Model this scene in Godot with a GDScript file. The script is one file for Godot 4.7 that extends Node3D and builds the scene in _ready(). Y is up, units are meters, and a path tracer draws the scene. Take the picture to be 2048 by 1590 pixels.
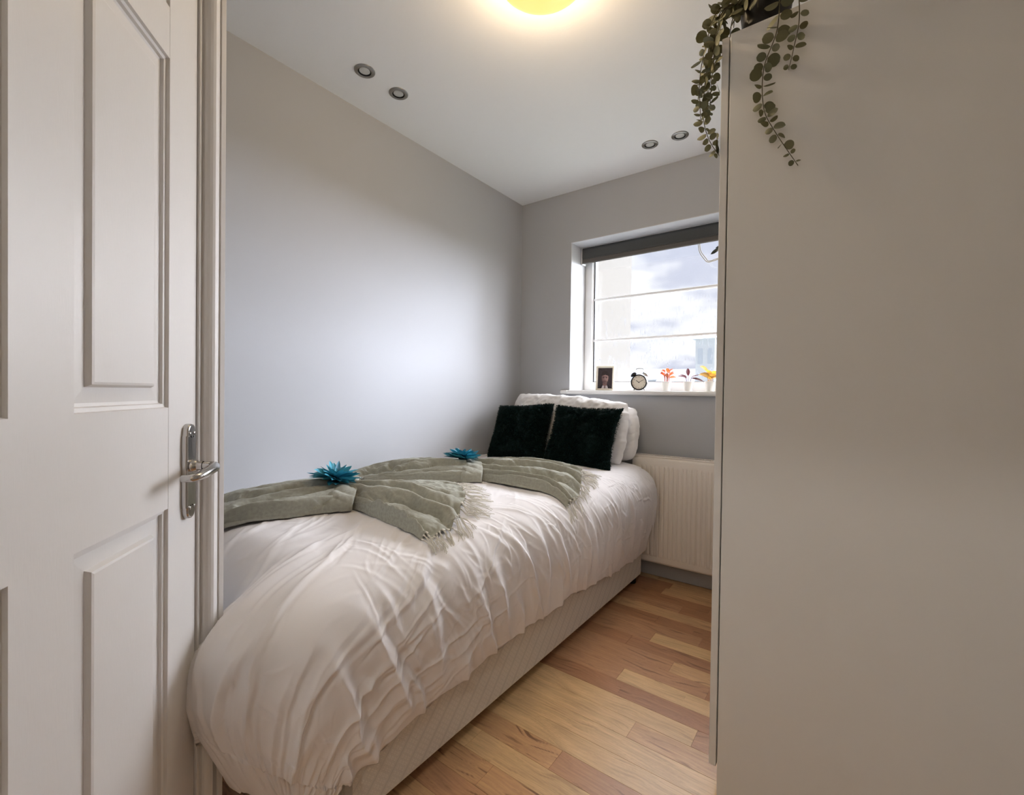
extends Node3D

# ---------------------------------------------------------------- mesh helpers
class MB:
	var v := PackedVector3Array()
	var n := PackedVector3Array()
	var uv := PackedVector2Array()
	var ix := PackedInt32Array()

	func tri(a: Vector3, b: Vector3, c: Vector3, outw: Vector3) -> void:
		var nr := (b - a).cross(c - a).normalized()
		if nr.dot(outw) < 0.0:
			var t := b
			b = c
			c = t
			nr = -nr
		var k := v.size()
		for p in [a, c, b]:
			v.append(p)
			n.append(nr)
			uv.append(Vector2(p.x + p.z, p.y))
		ix.append_array(PackedInt32Array([k, k + 1, k + 2]))

	func quad(a: Vector3, b: Vector3, c: Vector3, d: Vector3, outw: Vector3, uvs: Array = []) -> void:
		var nr := (c - a).cross(d - b).normalized()
		var pts := [a, b, c, d]
		var us := uvs
		if us.is_empty():
			us = [Vector2(0, 0), Vector2(1, 0), Vector2(1, 1), Vector2(0, 1)]
		if nr.dot(outw) < 0.0:
			pts = [a, d, c, b]
			us = [us[0], us[3], us[2], us[1]]
			nr = -nr
		var k := v.size()
		for i in 4:
			v.append(pts[i])
			n.append(nr)
			uv.append(us[i])
		ix.append_array(PackedInt32Array([k, k + 2, k + 1, k, k + 3, k + 2]))

	# rows: Array of PackedVector3Array, smooth; outward = d(row) x d(col), flipped on request
	func grid(rows: Array, closed := false, flip := false, uvscale := Vector2(1, 1)) -> void:
		var nu := rows.size()
		var nv: int = rows[0].size()
		var k0 := v.size()
		for i in nu:
			var r: PackedVector3Array = rows[i]
			var ra: PackedVector3Array = rows[maxi(i - 1, 0)]
			var rb: PackedVector3Array = rows[mini(i + 1, nu - 1)]
			for j in nv:
				var ja := (j - 1 + nv) % nv if closed else maxi(j - 1, 0)
				var jb := (j + 1) % nv if closed else mini(j + 1, nv - 1)
				var du := rb[j] - ra[j]
				var dv := r[jb] - r[ja]
				var nr := du.cross(dv)
				if nr.length_squared() < 1e-18:
					nr = (rb[jb] - ra[ja]).cross(rb[ja] - ra[jb]) * -1.0
				if nr.length_squared() < 1e-18:
					nr = du if du.length_squared() > dv.length_squared() else Vector3.UP
				nr = nr.normalized()
				v.append(r[j])
				n.append(-nr if flip else nr)
				uv.append(Vector2(float(i) / maxf(1, nu - 1), float(j) / maxf(1, nv - 1)) * uvscale)
		var m := nv if closed else nv - 1
		for i in nu - 1:
			for j in m:
				var a := k0 + i * nv + j
				var b := k0 + (i + 1) * nv + j
				var c := k0 + (i + 1) * nv + (j + 1) % nv
				var d := k0 + i * nv + (j + 1) % nv
				if flip:
					ix.append_array(PackedInt32Array([a, b, c, a, c, d]))
				else:
					ix.append_array(PackedInt32Array([a, c, b, a, d, c]))

	# profile of (radius, height), turned about y
	func lathe(pr: Array, seg := 24, at := Vector3.ZERO) -> void:
		var rows := []
		for p in pr:
			var row := PackedVector3Array()
			for k in seg:
				var t := TAU * k / seg
				row.append(at + Vector3(cos(t) * p.x, p.y, -sin(t) * p.x))
			rows.append(row)
		grid(rows, true, true)

	func tube(pts: Array, rad: Variant, sides := 6, caps := true) -> void:
		var rows := []
		var up := Vector3(0.13, 0.95, 0.21).normalized()
		var m := pts.size()
		for i in m:
			var t: Vector3 = (pts[mini(i + 1, m - 1)] - pts[maxi(i - 1, 0)]).normalized()
			var s := t.cross(up)
			if s.length() < 0.05:
				s = t.cross(Vector3.RIGHT)
			s = s.normalized()
			var w := s.cross(t).normalized()
			up = w
			var rr: float = rad[i] if rad is Array else rad
			var row := PackedVector3Array()
			for k in sides:
				var a := TAU * k / sides
				row.append(pts[i] + s * cos(a) * rr + w * sin(a) * rr)
			rows.append(row)
		if caps:
			var r0 := PackedVector3Array()
			var r1 := PackedVector3Array()
			for k in sides:
				r0.append(pts[0])
				r1.append(pts[m - 1])
			rows.push_front(r0)
			rows.append(r1)
		grid(rows, true, true)

	func box(lo: Vector3, hi: Vector3, c := 0.0) -> void:
		var ce := (lo + hi) * 0.5
		var h := (hi - lo) * 0.5
		c = minf(c, minf(h.x, minf(h.y, h.z)) * 0.9)
		var ax := [Vector3.RIGHT, Vector3.UP, Vector3.BACK]
		var g := func(s: Vector3, face: int) -> Vector3:
			var p := Vector3.ZERO
			for k in 3:
				p[k] = ce[k] + s[k] * (h[k] - (0.0 if k == face else c))
			return p
		for f in 3:
			var a := (f + 1) % 3
			var b := (f + 2) % 3
			for sf in [-1.0, 1.0]:
				var q := []
				for ab in [[-1, -1], [1, -1], [1, 1], [-1, 1]]:
					var s := Vector3.ZERO
					s[f] = sf
					s[a] = ab[0]
					s[b] = ab[1]
					q.append(g.call(s, f))
				var us := []
				for p in q:
					us.append(Vector2(p.z, p.y) if f == 0 else Vector2(p.x, p.z) if f == 1 else Vector2(p.x, p.y))
				quad(q[0], q[1], q[2], q[3], ax[f] * sf, us)
		if c <= 0.0:
			return
		for f in 3:
			var a := (f + 1) % 3
			for sf in [-1.0, 1.0]:
				for sa in [-1.0, 1.0]:
					var e := (f + 2) % 3
					var s0 := Vector3.ZERO
					s0[f] = sf
					s0[a] = sa
					s0[e] = -1.0
					var s1 := s0
					s1[e] = 1.0
					quad(g.call(s0, f), g.call(s1, f), g.call(s1, a), g.call(s0, a), ax[f] * sf + ax[a] * sa)
		for sx in [-1.0, 1.0]:
			for sy in [-1.0, 1.0]:
				for sz in [-1.0, 1.0]:
					var s := Vector3(sx, sy, sz)
					tri(g.call(s, 0), g.call(s, 1), g.call(s, 2), s)

	func xf(t: Transform3D, from := 0) -> void:
		var nb := t.basis.inverse().transposed()
		for i in range(from, v.size()):
			v[i] = t * v[i]
			n[i] = (nb * n[i]).normalized()

	func mesh() -> ArrayMesh:
		var a := []
		a.resize(Mesh.ARRAY_MAX)
		a[Mesh.ARRAY_VERTEX] = v
		a[Mesh.ARRAY_NORMAL] = n
		a[Mesh.ARRAY_TEX_UV] = uv
		a[Mesh.ARRAY_INDEX] = ix
		var m := ArrayMesh.new()
		m.add_surface_from_arrays(Mesh.PRIMITIVE_TRIANGLES, a)
		return m


var rng := RandomNumberGenerator.new()
var M := {}

func put(called: String, mesh: Mesh, mat: Material, parent: Node = null) -> MeshInstance3D:
	var o := MeshInstance3D.new()
	o.name = numbered(called, parent if parent else self)
	o.mesh = mesh
	o.material_override = mat
	o.cast_shadow = GeometryInstance3D.SHADOW_CASTING_SETTING_ON
	(parent if parent else self).add_child(o, true)
	return o

func numbered(called: String, parent: Node) -> String:
	if not parent.has_node(called):
		return called
	var key := "n_" + called
	var k: int = parent.get_meta(key, 0) + 1
	parent.set_meta(key, k)
	return "%s_%03d" % [called, k]

func tag(o: Node3D, label: String, category := "", group := "", kind := "") -> Node3D:
	o.set_meta("label", label)
	if category:
		o.set_meta("category", category)
	if group:
		o.set_meta("group", group)
	if kind:
		o.set_meta("kind", kind)
	return o

func thing(called: String, at: Vector3, label: String, category: String, group := "", kind := "") -> Node3D:
	var o := Node3D.new()
	o.name = numbered(called, self)
	add_child(o, true)
	o.position = at
	return tag(o, label, category, group, kind)

func bx(lo: Vector3, hi: Vector3, c := 0.0) -> ArrayMesh:
	var b := MB.new()
	b.box(lo, hi, c)
	return b.mesh()

func struct(called: String, mesh: Mesh, mat: Material, label: String, category := "wall") -> MeshInstance3D:
	var o := put(called, mesh, mat)
	tag(o, label, category, "", "structure")
	return o

func paint(col: Color, rough := 0.6, metal := 0.0, spec := 0.5) -> StandardMaterial3D:
	var m := StandardMaterial3D.new()
	m.albedo_color = col
	m.roughness = rough
	m.metallic = metal
	m.metallic_specular = spec
	m.cull_mode = BaseMaterial3D.CULL_DISABLED
	return m

func noise_img(w: int, h: int, sx: float, sy: float, seed_: int, lo: float, hi: float, oct := 4) -> ImageTexture:
	var f := FastNoiseLite.new()
	f.seed = seed_
	f.frequency = 1.0
	f.fractal_octaves = oct
	var im := Image.create(w, h, false, Image.FORMAT_RGB8)
	for y in h:
		for x in w:
			# blended over the border so that it repeats without a seam
			var u := float(x) / w
			var q := float(y) / h
			var a := f.get_noise_2d(u * sx, q * sy)
			var b := f.get_noise_2d((u - 1.0) * sx, q * sy)
			var c := f.get_noise_2d(u * sx, (q - 1.0) * sy)
			var d := f.get_noise_2d((u - 1.0) * sx, (q - 1.0) * sy)
			var val := lerpf(lerpf(a, b, u), lerpf(c, d, u), q)
			val = clampf(lerpf(lo, hi, 0.5 + val * 0.9), 0.0, 1.0)
			im.set_pixel(x, y, Color(val, val, val))
	return ImageTexture.create_from_image(im)

func relief(m: StandardMaterial3D, tex: Texture2D, scale_cm: float, tile: float) -> void:
	m.heightmap_enabled = true
	m.heightmap_texture = tex
	m.heightmap_scale = scale_cm
	m.uv1_triplanar = true
	m.uv1_scale = Vector3.ONE * tile

# ---------------------------------------------------------------- materials
func materials() -> void:
	var fine := noise_img(256, 256, 40, 40, 3, 0.3, 0.7)
	var soft := noise_img(256, 256, 12, 12, 5, 0.3, 0.7)
	M.wall = paint(Color8(179, 180, 183), 0.7)
	relief(M.wall, fine, 0.02, 3.0)
	M.ceiling = paint(Color8(247, 247, 246), 0.85)
	relief(M.ceiling, fine, 0.03, 2.5)
	M.white = paint(Color8(232, 231, 229), 0.45)
	M.reveal = paint(Color8(205, 206, 209), 0.6)
	relief(M.reveal, soft, 0.05, 5.0)
	M.upvc = paint(Color8(238, 238, 238), 0.3)
	M.door = paint(Color8(220, 217, 214), 0.42)
	var brush := noise_img(256, 256, 60, 5, 11, 0.2, 0.8)
	relief(M.door, brush, 0.015, 7.0)
	M.wardrobe = paint(Color8(226, 224, 220), 0.5)
	relief(M.wardrobe, fine, 0.012, 14.0)
	M.dark = paint(Color8(16, 14, 13), 0.8)
	M.gasket = paint(Color8(38, 38, 40), 0.6)
	M.skirting = paint(Color8(176, 175, 176), 0.5)
	M.landing_wall = paint(Color8(225, 215, 200), 0.7)
	M.carpet = paint(Color8(150, 140, 128), 0.95)
	M.chrome = paint(Color8(190, 188, 186), 0.16, 1.0)
	M.nickel = paint(Color8(150, 148, 145), 0.3, 1.0)
	M.glasslens = paint(Color8(205, 205, 200), 0.25, 0.0, 0.7)
	M.radiator = paint(Color8(236, 228, 218), 0.35)
	var weave := noise_img(256, 256, 90, 90, 21, 0.2, 0.8, 2)
	M.linen = paint(Color8(238, 235, 236), 0.85)
	relief(M.linen, weave, 0.02, 6.0)
	M.pillow = paint(Color8(238, 236, 235), 0.8)
	relief(M.pillow, weave, 0.02, 6.0)
	M.mattress = paint(Color8(215, 210, 205), 0.85)
	M.throw = paint(Color8(168, 168, 155), 0.95)
	M.throw.albedo_texture = noise_img(256, 256, 14, 14, 31, 0.86, 1.04, 4)
	relief(M.throw, weave, 0.03, 6.0)
	M.throw.rim_enabled = true
	M.throw.rim = 0.3
	M.fringe = paint(Color8(226, 222, 212), 0.9)
	M.fur = paint(Color8(6, 21, 20), 0.95, 0.0, 0.2)
	M.fur.rim_enabled = true
	M.fur.rim = 0.12
	relief(M.fur, noise_img(256, 256, 34, 34, 41, 0.0, 1.0, 4), 0.5, 4.0)
	M.fur_pile = paint(Color8(13, 40, 38), 0.7, 0.0, 0.3)
	M.petals = []
	for c in [Color8(34, 128, 152), Color8(46, 148, 172), Color8(68, 166, 190), Color8(26, 108, 132)]:
		var p := paint(c, 0.55)
		p.backlight_enabled = true
		p.backlight = Color8(20, 60, 70)
		M.petals.append(p)
	M.flower_heart = paint(Color8(12, 62, 76), 0.7)
	M.leaves = []
	for c in [Color8(108, 109, 82), Color8(94, 96, 70), Color8(122, 121, 95), Color8(104, 101, 70)]:
		var p := paint(c, 0.6)
		p.backlight_enabled = true
		p.backlight = Color8(46, 42, 18)
		M.leaves.append(p)
	M.stem = paint(Color8(78, 70, 44), 0.7)
	M.blind = paint(Color8(74, 76, 77), 0.9)
	relief(M.blind, weave, 0.03, 8.0)
	M.blind_rail = paint(Color8(92, 88, 84), 0.8)
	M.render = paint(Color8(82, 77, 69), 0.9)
	relief(M.render, soft, 0.3, 0.7)
	M.glass = paint(Color(1, 1, 1, 0.03), 0.02)
	M.glass.transparency = BaseMaterial3D.TRANSPARENCY_ALPHA
	M.base_cloth = base_cloth()
	M.wood = woods()

func base_cloth() -> StandardMaterial3D:
	# woven jacquard of slanting double lines with small boxes between them
	var w := 512
	var hi := Image.create(w, w, false, Image.FORMAT_RGB8)
	var co := Image.create(w, w, false, Image.FORMAT_RGB8)
	var f := FastNoiseLite.new()
	f.seed = 8
	f.frequency = 0.2
	for y in w:
		for x in w:
			var p := fposmod(float(x + y) / w * 4.0, 1.0)
			var q := fposmod(float(x - y) / w * 16.0, 1.0)
			var p2 := fposmod(float(x + y) / w * 16.0 + 0.5, 1.0)
			var band := 1.0 if p > 0.10 and p < 0.82 else 0.0
			var boxy := (1.0 if q > 0.22 and q < 0.82 and p2 > 0.2 and p2 < 0.84 else 0.0) * band
			var inner := 1.0 if q > 0.42 and q < 0.64 and p2 > 0.42 and p2 < 0.66 else 0.0
			var line := 1.0 if p < 0.045 or p > 0.94 else 0.0
			var g := f.get_noise_2d(x, y) * 0.08
			var hh := clampf(0.45 + 0.4 * (boxy - inner * boxy * 0.8) - 0.25 * line + g, 0.0, 1.0)
			hi.set_pixel(x, y, Color(hh, hh, hh))
			var c := 0.94 + 0.05 * (boxy - inner * boxy) - 0.05 * line + g * 0.6
			co.set_pixel(x, y, Color(c, c * 0.995, c * 0.985))
	var m := paint(Color8(222, 215, 206), 0.55)
	m.albedo_texture = ImageTexture.create_from_image(co)
	m.heightmap_enabled = true
	m.heightmap_texture = ImageTexture.create_from_image(hi)
	m.heightmap_scale = 0.07
	m.uv1_scale = Vector3(3.6, 3.6, 3.6)
	return m

func woods() -> Array:
	var out := []
	var looks := [
		[Color8(208, 172, 126), 0.35, 1], [Color8(198, 158, 116), 0.7, 2], [Color8(182, 138, 102), 0.8, 3],
		[Color8(168, 122, 88), 0.8, 4], [Color8(194, 152, 110), 1.2, 5],
	]
	for L in looks:
		var w := 1024
		var h := 128
		var a := FastNoiseLite.new()
		a.seed = L[2] * 17
		a.frequency = 1.0
		a.fractal_octaves = 4
		var b := FastNoiseLite.new()
		b.seed = L[2] * 31 + 4
		b.frequency = 1.0
		b.fractal_octaves = 3
		var im := Image.create(w, h, false, Image.FORMAT_RGB8)
		for y in h:
			for x in w:
				var u := float(x) / w
				var q := float(y) / h
				var bend := b.get_noise_2d(u * 3.0, q * 1.2) * 0.28
				var g := a.get_noise_2d(u * 7.0, (q + bend * 0.25) * 52.0)
				var big := b.get_noise_2d(u * 3.0 + 7.0, (q + bend) * 5.0)
				var streak := smoothstep(0.24, 0.60, a.get_noise_2d(u * 4.5 + 3.0, (q + bend * 0.5) * 16.0 + 20.0))
				var pore := smoothstep(0.35, 0.7, a.get_noise_2d(u * 60.0, q * 60.0 + 50.0)) * 0.10
				var val := 1.0 + g * 0.22 + big * 0.14 - pore
				var s: float = minf(0.85, streak * 0.85 * L[1])
				var c: Color = L[0].srgb_to_linear()
				var d := Color(0.16, 0.072, 0.035)
				im.set_pixel(x, y, Color(lerpf(c.r * val, d.r, s), lerpf(c.g * val * (1.0 + g * 0.05), d.g, s), lerpf(c.b * val, d.b, s)).linear_to_srgb())
		var m := paint(Color.WHITE, 0.36, 0.0, 0.45)
		m.albedo_texture = ImageTexture.create_from_image(im)
		out.append(m)
	return out

# ---------------------------------------------------------------- scene
func _ready() -> void:
	rng.seed = 20240
	# camera
	var cam := Camera3D.new()
	cam.name = "camera"
	cam.transform = Transform3D(Basis(Vector3(0.80479, 0.01323, -0.59341), Vector3(-0.01776, 0.99984, -0.00178), Vector3(0.59329, 0.01197, 0.80490)).orthonormalized(), Vector3(1.87695, 1.06691, 2.64232))
	cam.fov = 82.784
	cam.near = 0.02
	cam.far = 400.0
	add_child(cam)
	# sky and exposure
	var env := Environment.new()
	env.background_mode = Environment.BG_SKY
	var sky := Sky.new()
	var sm := PanoramaSkyMaterial.new()
	sm.panorama = cloudy_sky()
	sky.sky_material = sm
	env.sky = sky
	env.background_energy_multiplier = 0.96
	env.tonemap_mode = Environment.TONE_MAPPER_LINEAR
	env.tonemap_exposure = 1.06
	env.sdfgi_enabled = true
	env.ssao_enabled = true
	env.ssil_enabled = true
	var we := WorldEnvironment.new()
	we.name = "world_environment"
	we.environment = env
	add_child(we)
	# bright overcast: one very wide soft source for the cloud sheet, one for the brighter patch round the hidden sun
	var overcast := DirectionalLight3D.new()
	overcast.name = "overcast_light"
	overcast.light_color = Color8(246, 248, 255)
	overcast.light_energy = 12.0
	overcast.light_angular_distance = 110.0
	overcast.shadow_enabled = true
	add_child(overcast)
	overcast.look_at_from_position(Vector3.ZERO, Vector3(-0.34, -0.22, 0.91))
	var sun := DirectionalLight3D.new()
	sun.name = "sun"
	sun.light_color = Color8(226, 236, 255)
	sun.light_energy = 3.3
	sun.light_angular_distance = 38.0
	sun.shadow_enabled = true
	add_child(sun)
	sun.look_at_from_position(Vector3.ZERO, Vector3(-0.45, -0.20, 0.87))
	materials()
	room()
	outside()
	window()
	bedroom_door()
	radiator()
	bed()
	wardrobe()
	throws()
	sill_things()
	plant()
	lamps()
	landing()

func cloudy_sky() -> ImageTexture:
	var w := 1536
	var h := 768
	var f := FastNoiseLite.new()
	f.seed = 77
	f.frequency = 1.0
	f.fractal_octaves = 5
	var im := Image.create(w, h, false, Image.FORMAT_RGBF)
	for y in h:
		var el := PI * (0.5 - (y + 0.5) / h)
		for x in w:
			var az := TAU * ((x + 0.5) / w - 0.5)
			var d := Vector3(sin(az) * cos(el), sin(el), -cos(az) * cos(el))
			var c: Color
			if d.y < 0.0:
				c = Color(0.55, 0.55, 0.55)
			else:
				var q := d / (d.y + 0.22)
				var n := f.get_noise_3d(q.x * 1.3, 0.0, q.z * 1.3) + 0.35 * f.get_noise_3d(q.x * 5.0 + 9.0, 3.0, q.z * 5.0)
				var low := exp(-pow((d.y - 0.10) / 0.07, 2.0))
				var t := smoothstep(-0.25, 0.35, n + 0.22 * low)
				c = Color(0.58, 0.62, 0.76).lerp(Color(0.97, 0.99, 1.04), t)
				c = c * (1.0 + 0.5 * d.y)
			im.set_pixel(x, y, c)
	return ImageTexture.create_from_image(im)

func room() -> void:
	# floor of single strips, each a board of its own
	var fl := Node3D.new()
	fl.name = "floor"
	add_child(fl)
	tag(fl, "laminate floor of light and brown wood strips", "floor", "", "structure")
	put("underlay", bx(Vector3(-0.05, -0.12, -0.05), Vector3(2.30, -0.012, 2.93)), M.dark, fl)
	var wide := 0.083
	var fixed := {18: [1.22], 15: [1.35], 14: [0.70, 1.521], 12: [1.208], 8: [1.217], 2: [1.104], 17: [1.62], 16: [1.75], 13: [1.9], 10: [1.35]}
	var look := {19: [0, 0], 20: [4, 4], 18: [4, 2], 17: [0, 1], 16: [0, 1], 15: [0, 1], 14: [0, 2, 0], 13: [3, 2], 12: [2, 0], 11: [2, 3], 10: [2, 1], 9: [3, 3], 8: [2, 0], 7: [2, 3], 6: [3, 3], 5: [1, 2], 4: [2, 3], 3: [3, 3], 2: [3, 1]}
	for row in range(-1, 36):
		var z0 := 1.555 - wide * 19 + wide * row
		var z1 := z0 + wide
		if z1 <= 0.0 or z0 >= 2.86:
			continue
		z0 = maxf(z0, 0.0)
		z1 = minf(z1, 2.86)
		var cuts := [0.0]
		if fixed.has(row):
			var first: float = fixed[row][0]
			while first > 0.55:
				first -= 0.52
			if first > 0.06 and not fixed[row].has(first):
				cuts.append(first)
			for c in fixed[row]:
				cuts.append(c)
		else:
			cuts.append(rng.randf_range(0.15, 0.55))
		while cuts.back() < 2.0:
			cuts.append(cuts.back() + rng.randf_range(0.42, 0.62))
		cuts[cuts.size() - 1] = 2.25
		var seen := 0
		for k in cuts.size() - 1:
			var x0: float = cuts[k]
			var x1: float = minf(cuts[k + 1], 2.25)
			if x1 - x0 < 0.01:
				continue
			var kind := rng.randi_range(0, 4)
			if look.has(row) and x1 > 0.97:
				kind = look[row][mini(seen, look[row].size() - 1)]
				seen += 1
			var b := MB.new()
			b.box(Vector3(x0 + 0.0002, -0.012, z0 + 0.0002), Vector3(x1 - 0.0002, 0.0, z1 - 0.0002), 0.0006)
			var ou := rng.randf()
			var lane := rng.randi_range(0, 3)
			for i in b.v.size():
				b.uv[i] = Vector2(ou + (b.v[i].x - x0) / 1.5, (lane + (b.v[i].z - z0) / wide) * 0.25)
			put("plank", b.mesh(), M.wood[kind], fl)
	# walls
	struct("wall_left", bx(Vector3(-0.14, -0.1, -0.30), Vector3(0, 2.4, 2.95)), M.wall, "grey painted long wall beside the bed")
	var wb := Node3D.new()
	wb.name = "wall_back"
	add_child(wb)
	tag(wb, "grey painted end wall around the window", "wall", "", "structure")
	var b := MB.new()
	b.box(Vector3(0, -0.1, -0.30), Vector3(0.401, 2.4, 0))
	b.box(Vector3(1.604, -0.1, -0.30), Vector3(2.25, 2.4, 0))
	b.box(Vector3(0.401, -0.1, -0.30), Vector3(1.604, 1.060, 0))
	b.box(Vector3(0.401, 2.063, -0.30), Vector3(1.604, 2.4, 0))
	put("plaster", b.mesh(), M.wall, wb)
	b = MB.new()
	b.box(Vector3(0.401, 1.060, -0.29), Vector3(0.405, 2.063, 0.0005))
	b.box(Vector3(1.600, 1.060, -0.29), Vector3(1.604, 2.063, 0.0005))
	b.box(Vector3(0.405, 2.059, -0.29), Vector3(1.600, 2.063, 0.0005))
	put("window_reveal", b.mesh(), M.reveal, wb)
	struct("wall_right", bx(Vector3(2.25, -0.1, -0.30), Vector3(2.39, 2.4, 2.95)), M.wall, "grey painted wall behind the wardrobe")
	b = MB.new()
	b.box(Vector3(0, -0.1, 2.815), Vector3(1.44, 2.4, 2.93))
	b.box(Vector3(2.235, -0.1, 2.815), Vector3(2.25, 2.4, 2.93))
	b.box(Vector3(1.44, 2.0, 2.815), Vector3(2.235, 2.4, 2.93))
	struct("wall_front", b.mesh(), M.wall, "grey wall with the open doorway to the landing")
	struct("ceiling", bx(Vector3(-0.14, 2.4, -0.30), Vector3(2.39, 2.52, 4.2)), M.ceiling, "plain white ceiling", "ceiling")
	b = MB.new()
	b.box(Vector3(0.0, 0.0, 0.0), Vector3(1.6, 0.075, 0.013), 0.003)
	struct("baseboard_back", b.mesh(), M.skirting, "low grey skirting board under the radiator", "baseboard")
	b = MB.new()
	b.box(Vector3(0.0, 0.0, 0.014), Vector3(0.013, 0.075, 2.81), 0.003)
	struct("baseboard_left", b.mesh(), M.skirting, "low grey skirting board behind the bed", "baseboard")
	b = MB.new()
	b.box(Vector3(1.441, -0.1, 2.812), Vector3(1.456, 1.985, 2.93))
	b.box(Vector3(2.222, -0.1, 2.812), Vector3(2.2345, 1.985, 2.93))
	b.box(Vector3(1.441, 1.985, 2.812), Vector3(2.2345, 1.9995, 2.93))
	struct("trim_1", b.mesh(), M.door, "white lining of the bedroom doorway", "trim")
	# sill board with a rounded nose and horns past the opening
	b = MB.new()
	var pr := [Vector2(-0.205, 1.0585), Vector2(0.028, 1.0585), Vector2(0.034, 1.0605), Vector2(0.038, 1.066), Vector2(0.039, 1.072), Vector2(0.038, 1.078), Vector2(0.034, 1.083), Vector2(0.028, 1.085), Vector2(-0.205, 1.085)]
	var xs := [0.4052, 1.5998]
	for i in pr.size() - 1:
		var p: Vector2 = pr[i]
		var q: Vector2 = pr[i + 1]
		var nn := Vector3(0, -(q.x - p.x), q.y - p.y)
		b.quad(Vector3(xs[0], p.y, p.x), Vector3(xs[1], p.y, p.x), Vector3(xs[1], q.y, q.x), Vector3(xs[0], q.y, q.x), nn)
	for s in [[0.352, 0.4052], [1.5998, 1.653]]:
		b.box(Vector3(s[0], 1.0585, 0.0008), Vector3(s[1], 1.085, 0.039), 0.006)
	struct("trim_2", b.mesh(), M.white, "white window sill board with a rounded front edge", "window sill")

func outside() -> void:
	struct("ground", bx(Vector3(-60, -3.3, -90), Vector3(60, -3.0, -0.31)), paint(Color8(150, 155, 140), 0.95), "pale open ground outside below the window", "ground")
	var w := thing("outbuilding_wall", Vector3(0.0, -3.0, -1.2), "cream rendered house wall standing outside left of the window", "wall")
	put("rendered_wall", bx(Vector3(-3.0, 0.0, -0.86), Vector3(0.0, 6.4, 0.85), 0.01), M.render, w)
	put("coping", bx(Vector3(-3.05, 6.4, -0.92), Vector3(0.05, 6.5, 0.85), 0.02), M.render, w)
	# far houses in the haze
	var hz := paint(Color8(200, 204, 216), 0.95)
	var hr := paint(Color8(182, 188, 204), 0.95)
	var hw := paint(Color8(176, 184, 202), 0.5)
	var specs := [
		[-10.7, 3.2, -32.0, 3.5, 0.9, "pale pitched-roof house far outside, nearest the cream wall"],
		[-7.2, 3.0, -31.0, 3.3, 1.0, "pale pitched-roof house far outside, behind the burgundy plant"],
		[-3.95, 0.95, -24.0, 5.35, 0.35, "tall narrow pale house far outside, nearest the wardrobe edge"],
	]
	for s in specs:
		var t := thing("house", Vector3(s[0], -3.0, s[2]), s[5], "house", "distant houses outside")
		var hh: float = s[3] + 1.6
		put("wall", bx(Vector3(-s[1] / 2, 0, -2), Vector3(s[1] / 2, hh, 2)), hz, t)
		var b := MB.new()
		var x: float = s[1] / 2 + 0.15
		var y0 := hh
		var y1: float = hh + s[4]
		b.quad(Vector3(-x, y0, 2.2), Vector3(x, y0, 2.2), Vector3(x, y1, 0), Vector3(-x, y1, 0), Vector3(0, 1, 1))
		b.quad(Vector3(-x, y0, -2.2), Vector3(x, y0, -2.2), Vector3(x, y1, 0), Vector3(-x, y1, 0), Vector3(0, 1, -1))
		b.tri(Vector3(-x, y0, 2.2), Vector3(-x, y0, -2.2), Vector3(-x, y1, 0), Vector3.LEFT)
		b.tri(Vector3(x, y0, 2.2), Vector3(x, y0, -2.2), Vector3(x, y1, 0), Vector3.RIGHT)
		b.quad(Vector3(-x, y0, 2.2), Vector3(x, y0, 2.2), Vector3(x, y0, -2.2), Vector3(-x, y0, -2.2), Vector3.DOWN)
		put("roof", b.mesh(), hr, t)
		for k in 2:
			var wx: float = (k - 0.5) * s[1] * 0.5
			put("window", bx(Vector3(wx - s[1] * 0.12, hh - 1.3, 1.98), Vector3(wx + s[1] * 0.12, hh - 0.5, 2.03)), hw, t)

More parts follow.
